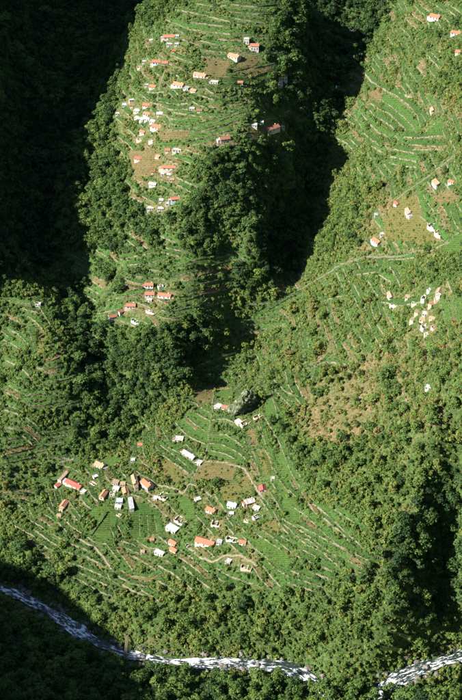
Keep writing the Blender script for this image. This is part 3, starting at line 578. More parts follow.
 (435.5,17,9,7,15,'gable','orange','white','orange-roofed white house at the top right corner'),
 (456,33,9,5,10,'gable','orange','white','orange-roofed house below the corner house'),
 (459,52,6,5,10,'gable','orange','cream','orange-roofed hut at the right edge below two houses'),
 (433,110,6,5,80,'gable','sand','cream','tan hut standing at the head of the stepped green slope'),
]
# ------------------------------------------------------------------ land cover worked out from the survey
NW, NH = 462, 700
_PU, _PV = np.meshgrid(np.arange(NW)+.5, np.arange(NH)+.5)
def inside(U, V, poly):
    r = np.zeros(U.shape, bool); n = len(poly)
    for i in range(n):
        (x0, y0), (x1, y1) = poly[i], poly[(i+1) % n]
        if y0 == y1: continue
        c = ((V >= min(y0, y1)) & (V < max(y0, y1)) & (U < (x1-x0)*(V-y0)/(y1-y0)+x0)); r ^= c
    return r
def blur(a, n):
    for _ in range(n):
        p = np.pad(a, 1, mode='edge'); a = (p[:-2,1:-1]+p[2:,1:-1]+p[1:-1,:-2]+p[1:-1,2:]+2*a)/6
    return a
def resample(L, step):
    out = []
    for (a, b), (c, d) in zip(L[:-1], L[1:]):
        n = max(1, int(math.hypot(c-a, d-b)/step)); out += [(a+(c-a)*k/n, b+(d-b)*k/n) for k in range(n)]
    return out+[L[-1]]
FOREST = np.full((NH, NW), .22); TINT = np.full((NH, NW), .54); SHRUB = np.full((NH, NW), .80); TALL = np.full((NH, NW), .62)
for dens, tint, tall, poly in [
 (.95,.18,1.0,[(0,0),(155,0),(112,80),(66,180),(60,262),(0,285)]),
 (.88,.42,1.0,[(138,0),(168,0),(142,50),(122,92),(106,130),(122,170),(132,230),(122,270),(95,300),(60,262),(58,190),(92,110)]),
 (.80,.38,.95,[(150,215),(190,185),(215,150),(300,140),(330,60),(345,100),(300,260),(255,292),(200,270),(175,235)]),
 (.55,.38,.8,[(125,215),(175,212),(205,270),(170,280),(100,300),(110,260)]),
 (.88,.36,1.05,[(66,262),(100,300),(130,330),(220,318),(205,368),(170,395),(130,432),(75,430),(70,340)]),
 (.55,.36,.8,[(60,395),(130,432),(170,400),(200,385),(150,440),(70,470),(45,440)]),
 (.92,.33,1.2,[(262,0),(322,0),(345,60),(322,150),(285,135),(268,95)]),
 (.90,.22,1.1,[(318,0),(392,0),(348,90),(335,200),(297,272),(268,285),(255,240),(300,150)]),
 (.38,.56,.8,[(150,592),(300,585),(392,568),(405,520),(440,440),(470,420),(470,640),(380,660),(300,652),(170,650),(90,612),(60,580)]),
 (.92,.30,1.15,[(395,520),(430,450),(470,430),(470,620),(400,630),(385,590)]),
 (.22,.58,.6,[(390,0),(470,0),(470,180),(430,150),(425,90),(385,60)]),
 (.10,.62,.6,[(128,667),(292,676),(292,705),(150,705)]),
 (.75,.40,.9,[(-5,540),(60,560),(100,605),(60,600),(-5,578)]),
 (.72,.42,.95,[(-5,605),(60,640),(130,672),(300,682),(380,690),(470,682),(470,705),(-5,705)]),
 (.34,.62,.8,[(300,430),(400,350),(462,340),(462,450),(400,520),(330,480)]),
 (.20,.58,.6,[(335,130),(350,80),(395,10),(430,60),(400,100),(350,170),(300,270),(320,190)]),
 (.40,.50,.8,[(350,180),(400,170),(440,160),(400,190),(360,240),(310,260)]),
 (.30,.64,.65,[(250,300),(330,270),(462,340),(380,380),(280,370),(230,360)]),
 (.10,.55,.55,[(130,432),(205,368),(262,300),(290,268),(300,285),(262,330),(215,385),(160,440)]),
 (.05,.50,.5,[(120,40),(200,0),(265,0),(270,130),(200,150),(190,210),(130,205),(118,150)]),
 (.06,.55,.5,[(60,465),(180,430),(215,370),(260,360),(300,480),(400,570),(300,580),(170,590),(80,560),(55,520)]),
 (.10,.52,.6,[(0,290),(60,290),(70,400),(60,460),(0,460)]),
 (.05,.56,.5,[(355,75),(420,95),(450,150),(400,175),(350,165)]),
 (.04,.60,.5,[(365,195),(450,175),(462,260),(362,258)]),(.12,.52,.5,[(380,285),(462,280),(462,345),(385,345)])]:
    m = inside(_PU, _PV, poly); FOREST[m] = dens; TINT[m] = tint; TALL[m] = tall; SHRUB[m] = .9 if dens < .3 else .7
for d_, poly in DRY:
    m = inside(_PU, _PV, poly); SHRUB[m] *= 1-(.8 if d_ > .5 else .5)*d_; FOREST[m] *= 1-(.75 if d_ > .7 else 0)
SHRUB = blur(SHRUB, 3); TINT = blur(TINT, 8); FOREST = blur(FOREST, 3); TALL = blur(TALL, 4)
FIELDM = np.zeros((NH, NW), bool); ROUGHM = np.zeros((NH, NW))
for mat_, poly, _l in FIELDS: FIELDM |= inside(_PU, _PV, poly); ROUGHM[inside(_PU, _PV, poly)] = {'ochre':1.0,'brown':.3}.get(mat_, 0)
CLEAR_S = FIELDM.copy(); CLEAR_T = FIELDM.copy(); HOUSEM = np.zeros((NH, NW), bool); NEARH = np.zeros((NH, NW), bool)
def stamp(mask, u, v, l, r, up, dn):
    mask[max(0,int(v-up)):max(0,int(v+dn)+1), max(0,int(u-l)):max(0,int(u+r)+1)] = True
LINEM = np.zeros((NH, NW), bool)
for Ls in TERRACES.values():
    for L in Ls:
        for u, v in resample(L, 1.0): stamp(LINEM, u, v, 1, 1, 4, 3); stamp(CLEAR_T, u, v, 2, 2, 2, 7)
for L in PATHS.values():
    for u, v in resample(L, 1.0): stamp(CLEAR_S, u, v, 1, 1, 1, 1); stamp(CLEAR_T, u, v, 3, 3, 1, 8)
for h in HOUSES:
    u, v, l = h[:3]; stamp(CLEAR_S, u, v, l*.5+.3, l*.5+.3, 2, 3); stamp(NEARH, u, v, l*.5+5, l*.5+5, 6, 8); stamp(CLEAR_T, u, v, l*.5+3, l*.5+3, 3, 13); stamp(HOUSEM, u, v, l*.5+.6, l*.5+.6, 2.5, 3.5)
stamp(CLEAR_S, 243, 402, 9, 9, 10, 10); stamp(CLEAR_T, 243, 402, 15, 15, 14, 24); stamp(HOUSEM, 243, 402, 10, 10, 12, 11)
def look(a, u, v, out):
    i = np.clip(u.astype(int), 0, NW-1); j = np.clip(v.astype(int), 0, NH-1); return a[j, i]

# ------------------------------------------------------------------ the setting
nyy, nxx = GX.shape
vs = np.stack([GX.ravel(), GY.ravel(), HZ.ravel()], 1)
ii = np.arange(nxx-1)[None]+nxx*np.arange(nyy-1)[:,None]
fs = np.stack([ii, ii+1, ii+1+nxx, ii+nxx], -1).reshape(-1, 4)
me = bpy.data.meshes.new('hillside'); me.vertices.add(len(vs)); me.vertices.foreach_set('co', vs.ravel())
me.loops.add(fs.size); me.loops.foreach_set('vertex_index', fs.ravel().astype(np.int32))
me.polygons.add(len(fs)); me.polygons.foreach_set('loop_start', np.arange(0, fs.size, 4, dtype=np.int32))
me.update(calc_edges=True); me.polygons.foreach_set('use_smooth', np.ones(len(fs), bool)); me.materials.append(M['ground'])
dryv = np.zeros((NH, NW))
for d_, poly in DRY: dryv = np.maximum(dryv, d_*inside(_PU, _PV, poly))
dryv = blur(dryv, 6)
_u, _v, _dd = project(vs[:,0], vs[:,1], vs[:,2]); inf = (_u > 0) & (_u < NW) & (_v > 0) & (_v < NH) & (vs[:,1] > 600)
me.attributes.new('dry', 'FLOAT', 'POINT').data.foreach_set('value', np.where(inf, look(dryv, _u, _v, 0), .0).astype(np.float32))
tag(link('hillside', me), kind='structure')

def ribbon(name, P, width, mat, lift, step=1.2, wave=0.0, nac=14, level=False):
    P = np.asarray(P, float); seg = np.hypot(*(np.diff(P[:,:2], axis=0).T)); s = np.concatenate([[0], np.cumsum(seg)])
    q = np.arange(0, s[-1], step); X = np.interp(q, s, P[:,0]); Y = np.interp(q, s, P[:,1]); Z = np.interp(q, s, P[:,2])
    tx = np.gradient(X); ty = np.gradient(Y); L = np.hypot(tx, ty)+1e-9; nx_, ny_ = -ty/L, tx/L
    wd = width(q) if callable(width) else np.full(q.shape, width)
    c = np.linspace(-.5, .5, nac); VX = X[:,None]+nx_[:,None]*wd[:,None]*c; VY = Y[:,None]+ny_[:,None]*wd[:,None]*c
    VZ = (np.repeat(Z[:,None], nac, 1) if level else height(VX, VY))+lift
    if wave: VZ = VZ+wave*fbm(VX/2.6, VY/2.6, 5, 3)
    n = len(q); idx = np.arange(n-1)[:,None]*nac+np.arange(nac-1)[None]
    f = np.stack([idx, idx+nac, idx+nac+1, idx+1], -1).reshape(-1, 4)[:, ::-1]
    m = mesh(name, np.stack([VX, VY, VZ], -1).reshape(-1, 3), [tuple(map(int, r)) for r in f], [mat], smooth=True)
    fl = np.stack([np.repeat(q[:,None], nac, 1), c[None]*wd[:,None], np.zeros((n, nac))], -1).reshape(-1, 3)
    m.attributes.new('flow', 'FLOAT_VECTOR', 'POINT').data.foreach_set('vector', fl.astype(np.float32).ravel())
    return link(name, m)
tag(ribbon('river', RIV, lambda q: 8.5+2.2*np.sin(q/23)+2.0*np.sin(q/9.1)+1.2*np.sin(q/3.7)+3.0*sstep(230, 330, q), M['water'], .1, 1.0, .7, 22, True), 'shallow river with white rapids at the foot of the slope', kind='structure')
g = ground([372,366,360,352,349,346,345,342,338,333,326,318], [2,10,20,28,38,48,58,70,85,105,130,160])
tag(ribbon('stream', g, 3.2, M['water'], .5, 1.0, .3, 5), 'thin stream falling down the dark middle ravine', kind='structure')
g = ground([0,15,28,40,52,62,75], [478,474,471,468,465,462,459])
tag(ribbon('stream_bed', g, 1.6, M['rstone'], .4, 1.0, .5, 5), 'thin stony stream bed at the left above the village', kind='structure')
for lab, L in PATHS.items():
    g = np.array(resample(L, 2.5)); g[1:-1] += rng.normal(0, .45, g[1:-1].shape); g = ground(*g.T)
    tag(ribbon('path', g, 1.2 if 'stair' in lab or 'dark' in lab or 'thin' in lab else 1.5, M['steps'] if 'stair' in lab or 'dark' in lab or 'thin' in lab or 'climbing' in lab else M['path'], .35, 1.5, .12, 3), lab, kind='structure')

# fields draped on the slope
CROP = []; CT = []
for mat_, poly, lab in FIELDS:
    p = np.array(poly); u0, v0 = np.floor(p.min(0))-1; u1, v1 = np.ceil(p.max(0))+1
    uu, vv = np.meshgrid(np.arange(u0, u1+.1, 1.0), np.arange(v0, v1+.1, 1.0)); g = ground(uu.ravel(), vv.ravel()).reshape(uu.shape+(3,))
    ins = inside(uu[:-1,:-1]+.5, vv[:-1,:-1]+.5, poly); vid = {}; fv = []; ff = []
    jump = np.abs(g[1:,:-1,1]-g[:-1,:-1,1]) > 7
    for j, i in zip(*np.nonzero(ins & ~jump)):
        f = []
        for a, b in ((j,i),(j+1,i),(j+1,i+1),(j,i+1)):
            if (a,b) not in vid: vid[(a,b)] = len(fv); fv.append(g[a,b]+np.array([0,0,.28]))
            f.append(vid[(a,b)])
        ff.append(tuple(f))
    if not ff: continue
    o = tag(link('field', mesh('field', fv, ff, [M[mat_]], smooth=True)), lab, kind='structure')
    n = int(len(ff)*(1.5 if mat_ in ('green', 'dark') else .55))
    cu = rng.uniform(u0, u1, n*3); cv = rng.uniform(v0, v1, n*3); cv = np.round(cv/2.1)*2.1+rng.normal(0, .22, n*3)
    k = inside(cu, cv, poly); gg = ground(cu[k][:n], cv[k][:n]); CROP.append(gg); CT.append(np.full(len(gg), {'green':.60,'dark':.42,'brown':.84,'soil':.9,'ochre':.82}[mat_]))

# ------------------------------------------------------------------ terraces: a dry-stone wall holding a planted bed
SHADOW_LINE = []  # dark-tinted bushes added along the beds to deepen the shadow lines
ORD = ['topmost','second','third','fourth','fifth','sixth','seventh','eighth','ninth','tenth','eleventh','twelfth','thirteenth','fourteenth','fifteenth','sixteenth','seventeenth','eighteenth','nineteenth','twentieth']
ZONES = [('above the river at lower left', 30, [(15,490),(70,500),(150,592),(95,590),(30,545)]),
 ('in the upper village', 74, [(125,25),(265,10),(275,135),(195,150),(190,200),(130,205),(115,120)]),
 ('on the upper right-hand slope', 115, [(350,75),(392,5),(460,5),(425,90),(460,120),(460,250),(365,255),(385,190),(345,170)]),
 ('in the lower village', 70, [(65,470),(180,425),(225,365),(265,365),(300,480),(395,570),(290,590),(170,590),(85,560)]),
 ('on the left bench', 22, [(0,290),(50,285),(70,400),(60,465),(0,470)]),
 ('on the wooded lower spur', 34, [(75,250),(175,235),(240,265),(225,315),(120,325),(85,300)]),
 ('beside the middle ravine', 52, [(250,310),(300,275),(400,250),(390,340),(290,370),(200,400),(225,350)]),
 ('on the right-hand hillside', 6, [(390,350),(462,270),(462,350),(400,400)])]
_occ = LINEM | HOUSEM | CLEAR_S; AUTO = {}
for place, want, poly in ZONES:
    p = np.array(poly); got = []; tries = 0
    while len(got) < want and tries < 1600:
        tries += 1; u = random.uniform(p[:,0].min(), p[:,0].max()); v = random.uniform(p[:,1].min(), p[:,1].max())
        if not inside(np.array([u]), np.array([v]), poly)[0]: continue
        if _occ[int(v), int(u)]: continue
        x, y, z = ground([u], [v])[0]; L = []
        for sgn in (1, -1):
            a, b = x, y; part = []
            for k in range(random.randrange(4, 10)):
                gx_, gy_ = grad(a, b, 9.0); q = math.hypot(gx_, gy_)+1e-6; a += sgn*-gy_/q*2.5; b += sgn*gx_/q*2.5
                uu, vv, _ = project(a, b, float(height(a, b)))
                if not (0 < uu < NW and 0 < vv < NH) or _occ[int(vv), int(uu)] or FIELDM[int(vv), int(uu)]: break
                part.append((float(uu), float(vv)))
            L = part[::-1]+[(u, v)]+L if sgn < 0 else [*part]
        if _occ[int(v), int(u)] or len(L) < 6: continue
        L = L[::2] if len(L) > 6 else L; got.append(L)
        for a, b in resample(L, 1.0): stamp(_occ, a, b, 2, 2, 4, 4); stamp(LINEM, a, b, 1, 1, 3, 2); stamp(CLEAR_T, a, b, 2, 2, 2, 6)
    AUTO[place] = got
EXTRA = MB(); extra_mi = []; n_auto = 0
for place, Ls in list(TERRACES.items())+list(AUTO.items()):
    Ls = sorted(Ls, key=lambda L: sum(v for _, v in L)/len(L))
    for k, L in enumerate(Ls):
        R = np.array(resample(L, 1.6)); P = ground(R[:,0], R[:,1])
        for _ in range(2): P[1:-1] = (P[:-2]+2*P[1:-1]+P[2:])/4
        P[:,2] = height(P[:,0], P[:,1]); n = len(P)
        if n < 4: continue
        T = np.gradient(P[:,:2], axis=0); T /= np.linalg.norm(T, axis=1)[:,None]+1e-9; N = np.stack([-T[:,1], T[:,0]], 1)
        gx_, gy_ = grad(P[:,0], P[:,1]); s = np.sign((N[:,0]*gx_+N[:,1]*gy_).sum()) or 1; N *= s
        for _ in range(3): N[1:-1] = (N[:-2]+2*N[1:-1]+N[2:])/4
        hw = random.uniform(.85, 1.5); wd = random.uniform(3.0, 4.6) if place in TERRACES else random.uniform(2.2, 3.6)
        ht = hw*(.75+.5*np.array([random.random() for _ in range(n)])); ht[0] *= .5; ht[-1] *= .5
        c0 = P[n//2].copy(); single = True
        if place in AUTO: n_auto += 1; single = n_auto % 10 in (0, 3, 6)
        if single: root = link('terrace', None, None, c0); root.empty_display_size = .5
        th = .27; V = []; F = []
        for i in range(n):
            for off, zz in ((-th, -.8), (-th*.8, ht[i]), (th, ht[i]), (th, -.8)):
                q = P[i,:2]+N[i]*off; V.append((q[0]-c0[0], q[1]-c0[1], P[i,2]+zz-c0[2]))
        for i in range(n-1):
            for e in range(3): a = i*4+e; F.append((a, a+1, a+5, a+4) if s > 0 else (a+4, a+5, a+1, a))
        F += [(0,3,2,1), tuple(4*(n-1)+e for e in (0,1,2,3))]
        if not single: EXTRA.add([(a+c0[0], b+c0[1], c+c0[2]) for a, b, c in V], F); extra_mi += [0]*len(F)
        else: link('retaining_wall', mesh('retaining_wall', V, F, [M['stone']]), root)
        V = []; F = []; rows = 5
        for i in range(n):
            for r in range(rows):
                f = r/(rows-1); q = P[i,:2]+N[i]*(th+.02+f*wd); gz = height(q[0], q[1]); end = height(*(P[i,:2]+N[i]*(th+wd)))
                z = max((P[i,2]+ht[i]-.12)*(1-f)+(end+.1)*f, gz+.16); V.append((q[0]-c0[0], q[1]-c0[1], z-c0[2]))
        for i in range(n-1):
            for r in range(rows-1):
                a = i*rows+r; F.append((a, a+rows, a+rows+1, a+1) if s < 0 else (a, a+1, a+rows+1, a+rows))
        bm_ = random.choices(['green','dark','brown'], [.24,.52,.24] if place in AUTO else [.55,.36,.09])[0]
        if not single: EXTRA.add([(a+c0[0], b+c0[1], c+c0[2]) for a, b, c in V], F); extra_mi += [{'green':1,'dark':2,'brown':3}[bm_]]*len(F)
        else: link('planting_bed', mesh('planting_bed', V, F, [M[bm_]], smooth=True), root)
        for i in range(n):
            if random.random() < .9:
                e = V[i*rows+rows-1] if random.random() < .7 else V[i*rows]; SHADOW_LINE.append((e[0]+c0[0]+random.gauss(0,.35), e[1]+c0[1]+random.gauss(0,.35), e[2]+c0[2]-.1))
        cc = [(V[random.randrange(0, n)*rows+random.randrange(0, rows-1)]) for _ in range(int(n*1.6*wd/3))]
        if cc: cc = np.array(cc)+c0+np.stack([rng.normal(0,.5,len(cc)), rng.normal(0,.5,len(cc)), np.zeros(len(cc))], 1); CROP.append(cc); CT.append(np.full(len(cc), {'green':.58,'dark':.42,'brown':.82}[bm_]))
        if not single: continue
        if place in AUTO:
            tall_ = 'brown' if bm_ == 'brown' else ('dark green' if bm_ == 'dark' else 'bright green')
            tag(root, 'short stone wall, %s bed, %s' % (tall_, place), 'terrace', 'short %s terraces %s' % (tall_, place))
        else: tag(root, '%s stone wall counted downward %s' % (ORD[k], place), 'terrace', 'terrace walls '+place)

tag(link('minor_terraces', mesh('minor_terraces', EXTRA.v, EXTRA.f, [M['stone'], M['green'], M['dark'], M['brown']], extra_mi)), 'faint overgrown terrace walls scattered through the scrub', 'terraces', None, 'stuff')
# ------------------------------------------------------------------ houses
def gable_wall(L, Wd, h, r, dn=3.0):
    x, y = L/2, Wd/2
    v = [(-x,-y,-dn),(x,-y,-dn),(x,y,-dn),(-x,y,-dn),(-x,-y,h),(x,-y,h),(x,y,h),(-x,y,h),(-x,0,h+r),(x,0,h+r)]
    return v, [(0,1,5,4),(2,3,7,6),(1,2,6,9,5),(3,0,4,8,7),(4,5,9,8),(6,7,8,9)]
WIN = MB(); WIN.box(-.5,.5,-.05,.05,0,1.15)
WINM = WIN.mesh('window', M['glass']); DR = MB(); DR.box(-.5,.5,-.06,.06,0,2.0); DRM = DR.mesh('door', M['door'])
FRM = MB()
for b in ((-.6,-.5,-.07,.07,-.1,1.25),(.5,.6,-.07,.07,-.1,1.25),(-.5,.5,-.07,.07,-.1,0),(-.5,.5,-.07,.07,1.15,1.25)): FRM.box(*b)
FRMM = FRM.mesh('window_frame', M['timber'])
def add_open(root, name, me_, loc, rz):
    o = link(name, me_, root, loc); o.rotation_euler.z = rz
    if name == 'window': link('frame', FRMM, o)
    return o
for (u, v, lp, wp, ang, kind, roof, wall, lab) in HOUSES:
    g0 = ground([u], [v])[0]; _, _, dep = project(*g0); k = dep/FPX
    el = math.atan2(CH-g0[2], g0[1]); sp = math.sin(el); a = math.radians(ang)
    rz = math.atan2(-math.sin(a)/sp, math.cos(a)); stretch = min(math.hypot(math.cos(a), math.sin(a)/sp), 1.35)
    L = max(lp*k*stretch*.98, 2.6); Wd = min(max(wp*k*1.0, 2.4), max(L*.95, 2.6), 7.5); h = 2.4 if lp > 7.5 else 1.9
    if 'tall' in lab: h = 4.2
    hp = (h*.5*math.cos(el))/k
    P = ground([u], [v+hp])[0]
    corners = [height(P[0]+math.cos(rz)*sx*L/2-math.sin(rz)*sy*Wd/2, P[1]+math.sin(rz)*sx*L/2+math.cos(rz)*sy*Wd/2) for sx in (-1,1) for sy in (-1,1)]
    z0 = (float(P[2])+float(np.mean(corners)))/2-.55
    name = {'gable':'house' if lp > 5.5 else 'hut', 'flat':'house' if lp > 5.5 else 'hut', 'shed':'shed', 'ruin':'ruined_house'}[kind]
    root = link(name, None, None, (P[0], P[1], z0)); root.rotation_euler.z = rz
    tag(root, lab, {'house':'house','hut':'hut','shed':'shed','ruined_house':'ruin'}[name], None)
    m = MB(); r = 0
    if kind == 'gable':
        r = Wd*.27; m.add(*gable_wall(L, Wd, h, r)); link('wall', m.mesh('wall', M[wall]), root)
        m = MB(); x = L/2+.35; ov = .4; dz = ov*r/(Wd/2)
        for s in (-1, 1):
            y = s*(Wd/2+ov); m.add([(-x,0,h+r+.04),(x,0,h+r+.04),(x,y,h-dz+.04),(-x,y,h-dz+.04),(-x,0,h+r+.24),(x,0,h+r+.24),(x,y,h-dz+.2),(-x,y,h-dz+.2)],
              [(0,1,2,3)[::s],(4,7,6,5)[::s],(2,6,7,3)[::s],(0,3,7,4)[::s],(1,5,6,2)[::s]])
        ro = link('roof', m.mesh('roof', M[roof]), root)
        m = MB(); m.tube((-x,0,h+r+.2),(x,0,h+r+.2),.16,.16,6); link('ridge_tiles', m.mesh('ridge_tiles', M[roof]), ro)
        if lp > 8.4: m = MB(); m.box(-.35,.35,-.3,.3,h+r-.3,h+r+.9); m.box(-.45,.45,-.4,.4,h+r+.9,h+r+1.02); o = link('chimney', m.mesh('chimney', M[wall]), ro, (L*.3, .3, 0))
    elif kind in ('flat', 'shed'):
        m.box(-L/2,L/2,-Wd/2,Wd/2,-3,h); link('wall', m.mesh('wall', M[wall]), root); m = MB()
        if kind == 'flat':
            m.box(-L/2-.2,L/2+.2,-Wd/2-.2,Wd/2+.2,h+.003,h+.2)
            for b in ((-L/2-.2,L/2+.2,-Wd/2-.2,-Wd/2),(-L/2-.2,L/2+.2,Wd/2,Wd/2+.2),(-L/2-.2,-L/2,-Wd/2,Wd/2),(L/2,L/2+.2,-Wd/2,Wd/2)): m.box(*b,h+.2,h+.5)
        else:
            x, y = L/2+.25, Wd/2+.3; m.add([(-x,-y,h+.02),(x,-y,h+.02),(x,y,h+.75),(-x,y,h+.75),(-x,-y,h+.14),(x,-y,h+.14),(x,y,h+.87),(-x,y,h+.87)],[(0,3,2,1),(4,5,6,7),(0,1,5,4),(1,2,6,5),(2,3,7,6),(3,0,4,7)])
        link('roof', m.mesh('roof', M[roof]), root)
        if kind == 'shed':
            m = MB(); x, y = L/2, Wd/2; m.add([(-x,y,h),(x,y,h),(x,y,h+.7),(-x,y,h+.7),(-x,-y,h),(x,-y,h)],[(1,0,3,2),(0,4,3),(5,1,2)]); link('gable_end', m.mesh('gable_end', M[wall]), root)
    else:
        t_ = .45; segs = max(3, int(L/1.6)); rr = random.Random(int(u*7+v*13))
        for (ax, ay, bx, by) in ((-L/2,-Wd/2,L/2,-Wd/2),(L/2,-Wd/2,L/2,Wd/2),(L/2,Wd/2,-L/2,Wd/2),(-L/2,Wd/2,-L/2,-Wd/2),(L*.1,-Wd/2,L*.1,Wd/2)):
            ln = math.hypot(bx-ax, by-ay); n = max(2, int(ln/1.3)); dx, dy = (bx-ax)/ln, (by-ay)/ln
            mw = MB(); hs = [rr.choice([1,1,.85,.6,.3])*h*rr.uniform(.8,1.05) for _ in range(n+1)]; V = []; F = []
            for i in range(n+1):
                f = t_/2+(ln-t_)*i/n
                for off, z in ((-t_/2,-2.5),(-t_/2,hs[i]),(t_/2,hs[i]),(t_/2,-2.5)): V.append((ax+dx*f-dy*off, ay+dy*f+dx*off, z))
            for i in range(n):
                for e in range(3): q = i*4+e; F.append((q+4,q+5,q+1,q))
            F += [(0,1,2,3), tuple(4*n+e for e in (3,2,1,0))]
            link('wall', mesh('wall', V, F, [M[wall]]), root)
        m = MB()
        for _ in range(9):
            x, y, s = rr.uniform(-L*.4,L*.4), rr.uniform(-Wd*.35,Wd*.35), rr.uniform(.2,.6); m.box(x-s,x+s,y-s*.7,y+s*.7,-1,rr.uniform(.2,.9))
        link('rubble', m.mesh('rubble', M['rubble']), root)
        continue
    if lp > 7.5 and kind != 'shed':
        e = 1 if (int(u)+int(v)) % 2 else -1; la, wa, ha = L*.26, Wd*.72, h*.62; xa = e*L/2; m = MB(); m.box(min(xa+e*.003, xa+e*la), max(xa+e*.003, xa+e*la), -wa/2, wa/2, -3, ha); lt = link('lean_to', m.mesh('lean_to', M[random.choice(['grey','rubble',wall])]), root)
        m = MB(); x0, x1 = sorted((xa+e*.01, xa+e*(la+.25))); za, zb = (ha+.45, ha+.06) if e > 0 else (ha+.06, ha+.45)
        m.add([(x0,-wa/2-.2,za),(x1,-wa/2-.2,zb),(x1,wa/2+.2,zb),(x0,wa/2+.2,za),(x0,-wa/2-.2,za+.1),(x1,-wa/2-.2,zb+.1),(x1,wa/2+.2,zb+.1),(x0,wa/2+.2,za+.1)],[(0,3,2,1),(4,5,6,7),(0,1,5,4),(1,2,6,5),(2,3,7,6),(3,0,4,7)])
        link('roof', m.mesh('roof', M[random.choice(['slate','rust','brownroof','sand'])]), lt)
    if L > 3.4:
        nw = 2 if L > 5.5 else 1
        for s in (-1, 1):
            for j in range(nw):
                add_open(root, 'window', WINM, ((-.28 if nw == 1 else (-.32 if j == 0 else .32))*L, s*Wd/2, .95), 0)
        add_open(root, 'door', DRM, (0 if nw == 2 else L*.22, -Wd/2, 0), 0)
        if Wd > 4: add_open(root, 'window', WINM, (-L/2, 0, .95), math.pi/2); add_open(root, 'window', WINM, (L/2, 0, .95), math.pi/2)
    else: add_open(root, 'door', DRM, (0, -Wd/2, 0), 0)

# ------------------------------------------------------------------ boulders and the river bed
def rock_mesh(name, seed, sub, rough, mat, squash=(1,1,1)):
    bm = bmesh.new(); bmesh.ops.create_icosphere(bm, subdivisions=sub, radius=1); r = random.Random(seed)
    cuts = [(Vector((r.gauss(0,1), r.gauss(0,1), r.gauss(0,1))).normalized(), r.uniform(.55,.9)) for _ in range(9)]
    from mathutils import noise as mn
    for vv in bm.verts:
        p = vv.co.copy()
        for n_, d_ in cuts:
            e = p.dot(n_)-d_
            if e > 0: p -= n_*e*.85
        p *= 1+rough*mn.fractal(p*2.3+Vector((seed*3.1,0,0)), 1.0, 2.0, 4)
        vv.co = Vector((p.x*squash[0], p.y*squash[1], p.z*squash[2]))
    me_ = bpy.data.meshes.new(name); bm.to_mesh(me_); bm.free(); me_.materials.append(mat); return me_
g = ground([243.5], [413])[0]
o = link('boulder', rock_mesh('boulder', 4, 5, .34, M['rock'], (11.5,9,14.5)), None, (g[0], g[1]+6, g[2]+3)); o.rotation_euler = (.12,.08,.3)
tag(o, 'huge grey weathered boulder standing above the striped fields', 'boulder')
g = ground([393.5], [529])[0]; o = link('boulder', rock_mesh('boulder', 9, 3, .2, M['rock'], (3.2,2.5,3.5)), None, g); tag(o, 'small pale boulder on the wooded slope at lower right', 'boulder')
RM = [rock_mesh('river_boulder', 20+k, 2, .2, M['rstone'], (1,.8,.65)) for k in range(5)]
seg = np.concatenate([[0], np.cumsum(np.hypot(*np.diff(RIV[:,:2], axis=0).T))])
def on_river(s, off):
    x = np.interp(s, seg, RIV[:,0]); y = np.interp(s, seg, RIV[:,1]); x2 = np.interp(s+1, seg, RIV[:,0]); y2 = np.interp(s+1, seg, RIV[:,1])
    return x-(y2-y)*off, y+(x2-x)*off, np.interp(s, seg, RIV[:,2])
kb = 0
while kb < 280:
    x, y, z = on_river(random.uniform(60, seg[-1]-60), random.choice([random.uniform(-11,11), random.uniform(7,12), random.uniform(-12,-7)]))
    u, v, _ = project(x, y, z)
    if not (-5 < u < 467): continue
    s = random.choice([.8,.9,1.0,1.1,1.4,1.8,2.3,2.9]); o = link('river_boulder', RM[kb % 5], None, (x, y, max(z, float(height(x, y)))+.1)); o.scale = (s, s, s); o.rotation_euler.z = random.uniform(0, 6)
    side = 'in the shaded left stretch' if u < 150 else ('in the sunlit middle stretch' if u < 310 else 'in the right stretch')
    size = 'large' if s > 1.3 else ('middling' if s > .85 else 'small')
    tag(o, '%s boulder %s of the river' % (size, side), 'boulder', '%s river boulders %s' % (size, side)); kb += 1
# footbridge
A, B = ground([127.5, 125], [634, 661]); A[2] += 1.5; B[2] += 1.5; d = Vector(B-A); ln = d.length; mid = (A+B)/2
root = link('footbridge', None, None, mid); root.rotation_euler.z = math.atan2(d.y, d.x); til = math.asin(max(-1, min(1, d.z/ln)))
for k in range(int(ln/.6)):
    m = MB(); m.box(-.26,.26,-.9,.9,-.06,.06); o = link('plank', m.mesh('plank', M['timber']), root, ((-ln/2+.3+k*.6)*math.cos(til), 0, (-ln/2+.3+k*.6)*math.sin(til)))
for s in (-.85, .85):
    m = MB(); e = Vector((ln/2*math.cos(til), 0, ln/2*math.sin(til))); m.tube(-e+Vector((0,s,1)), e+Vector((0,s,1)), .07, .07); m.tube(-e+Vector((0,s,-.18)), e+Vector((0,s,-.18)), .12, .12)
    for k in range(9): q = -e+e*2*(k/8); m.tube(q+Vector((0,s,-.2)), q+Vector((0,s,1)), .05, .05, 4)
    link('railing', m.mesh('railing', M['timber']), root)
tag(root, 'narrow timber footbridge across the river at lower left', 'bridge')

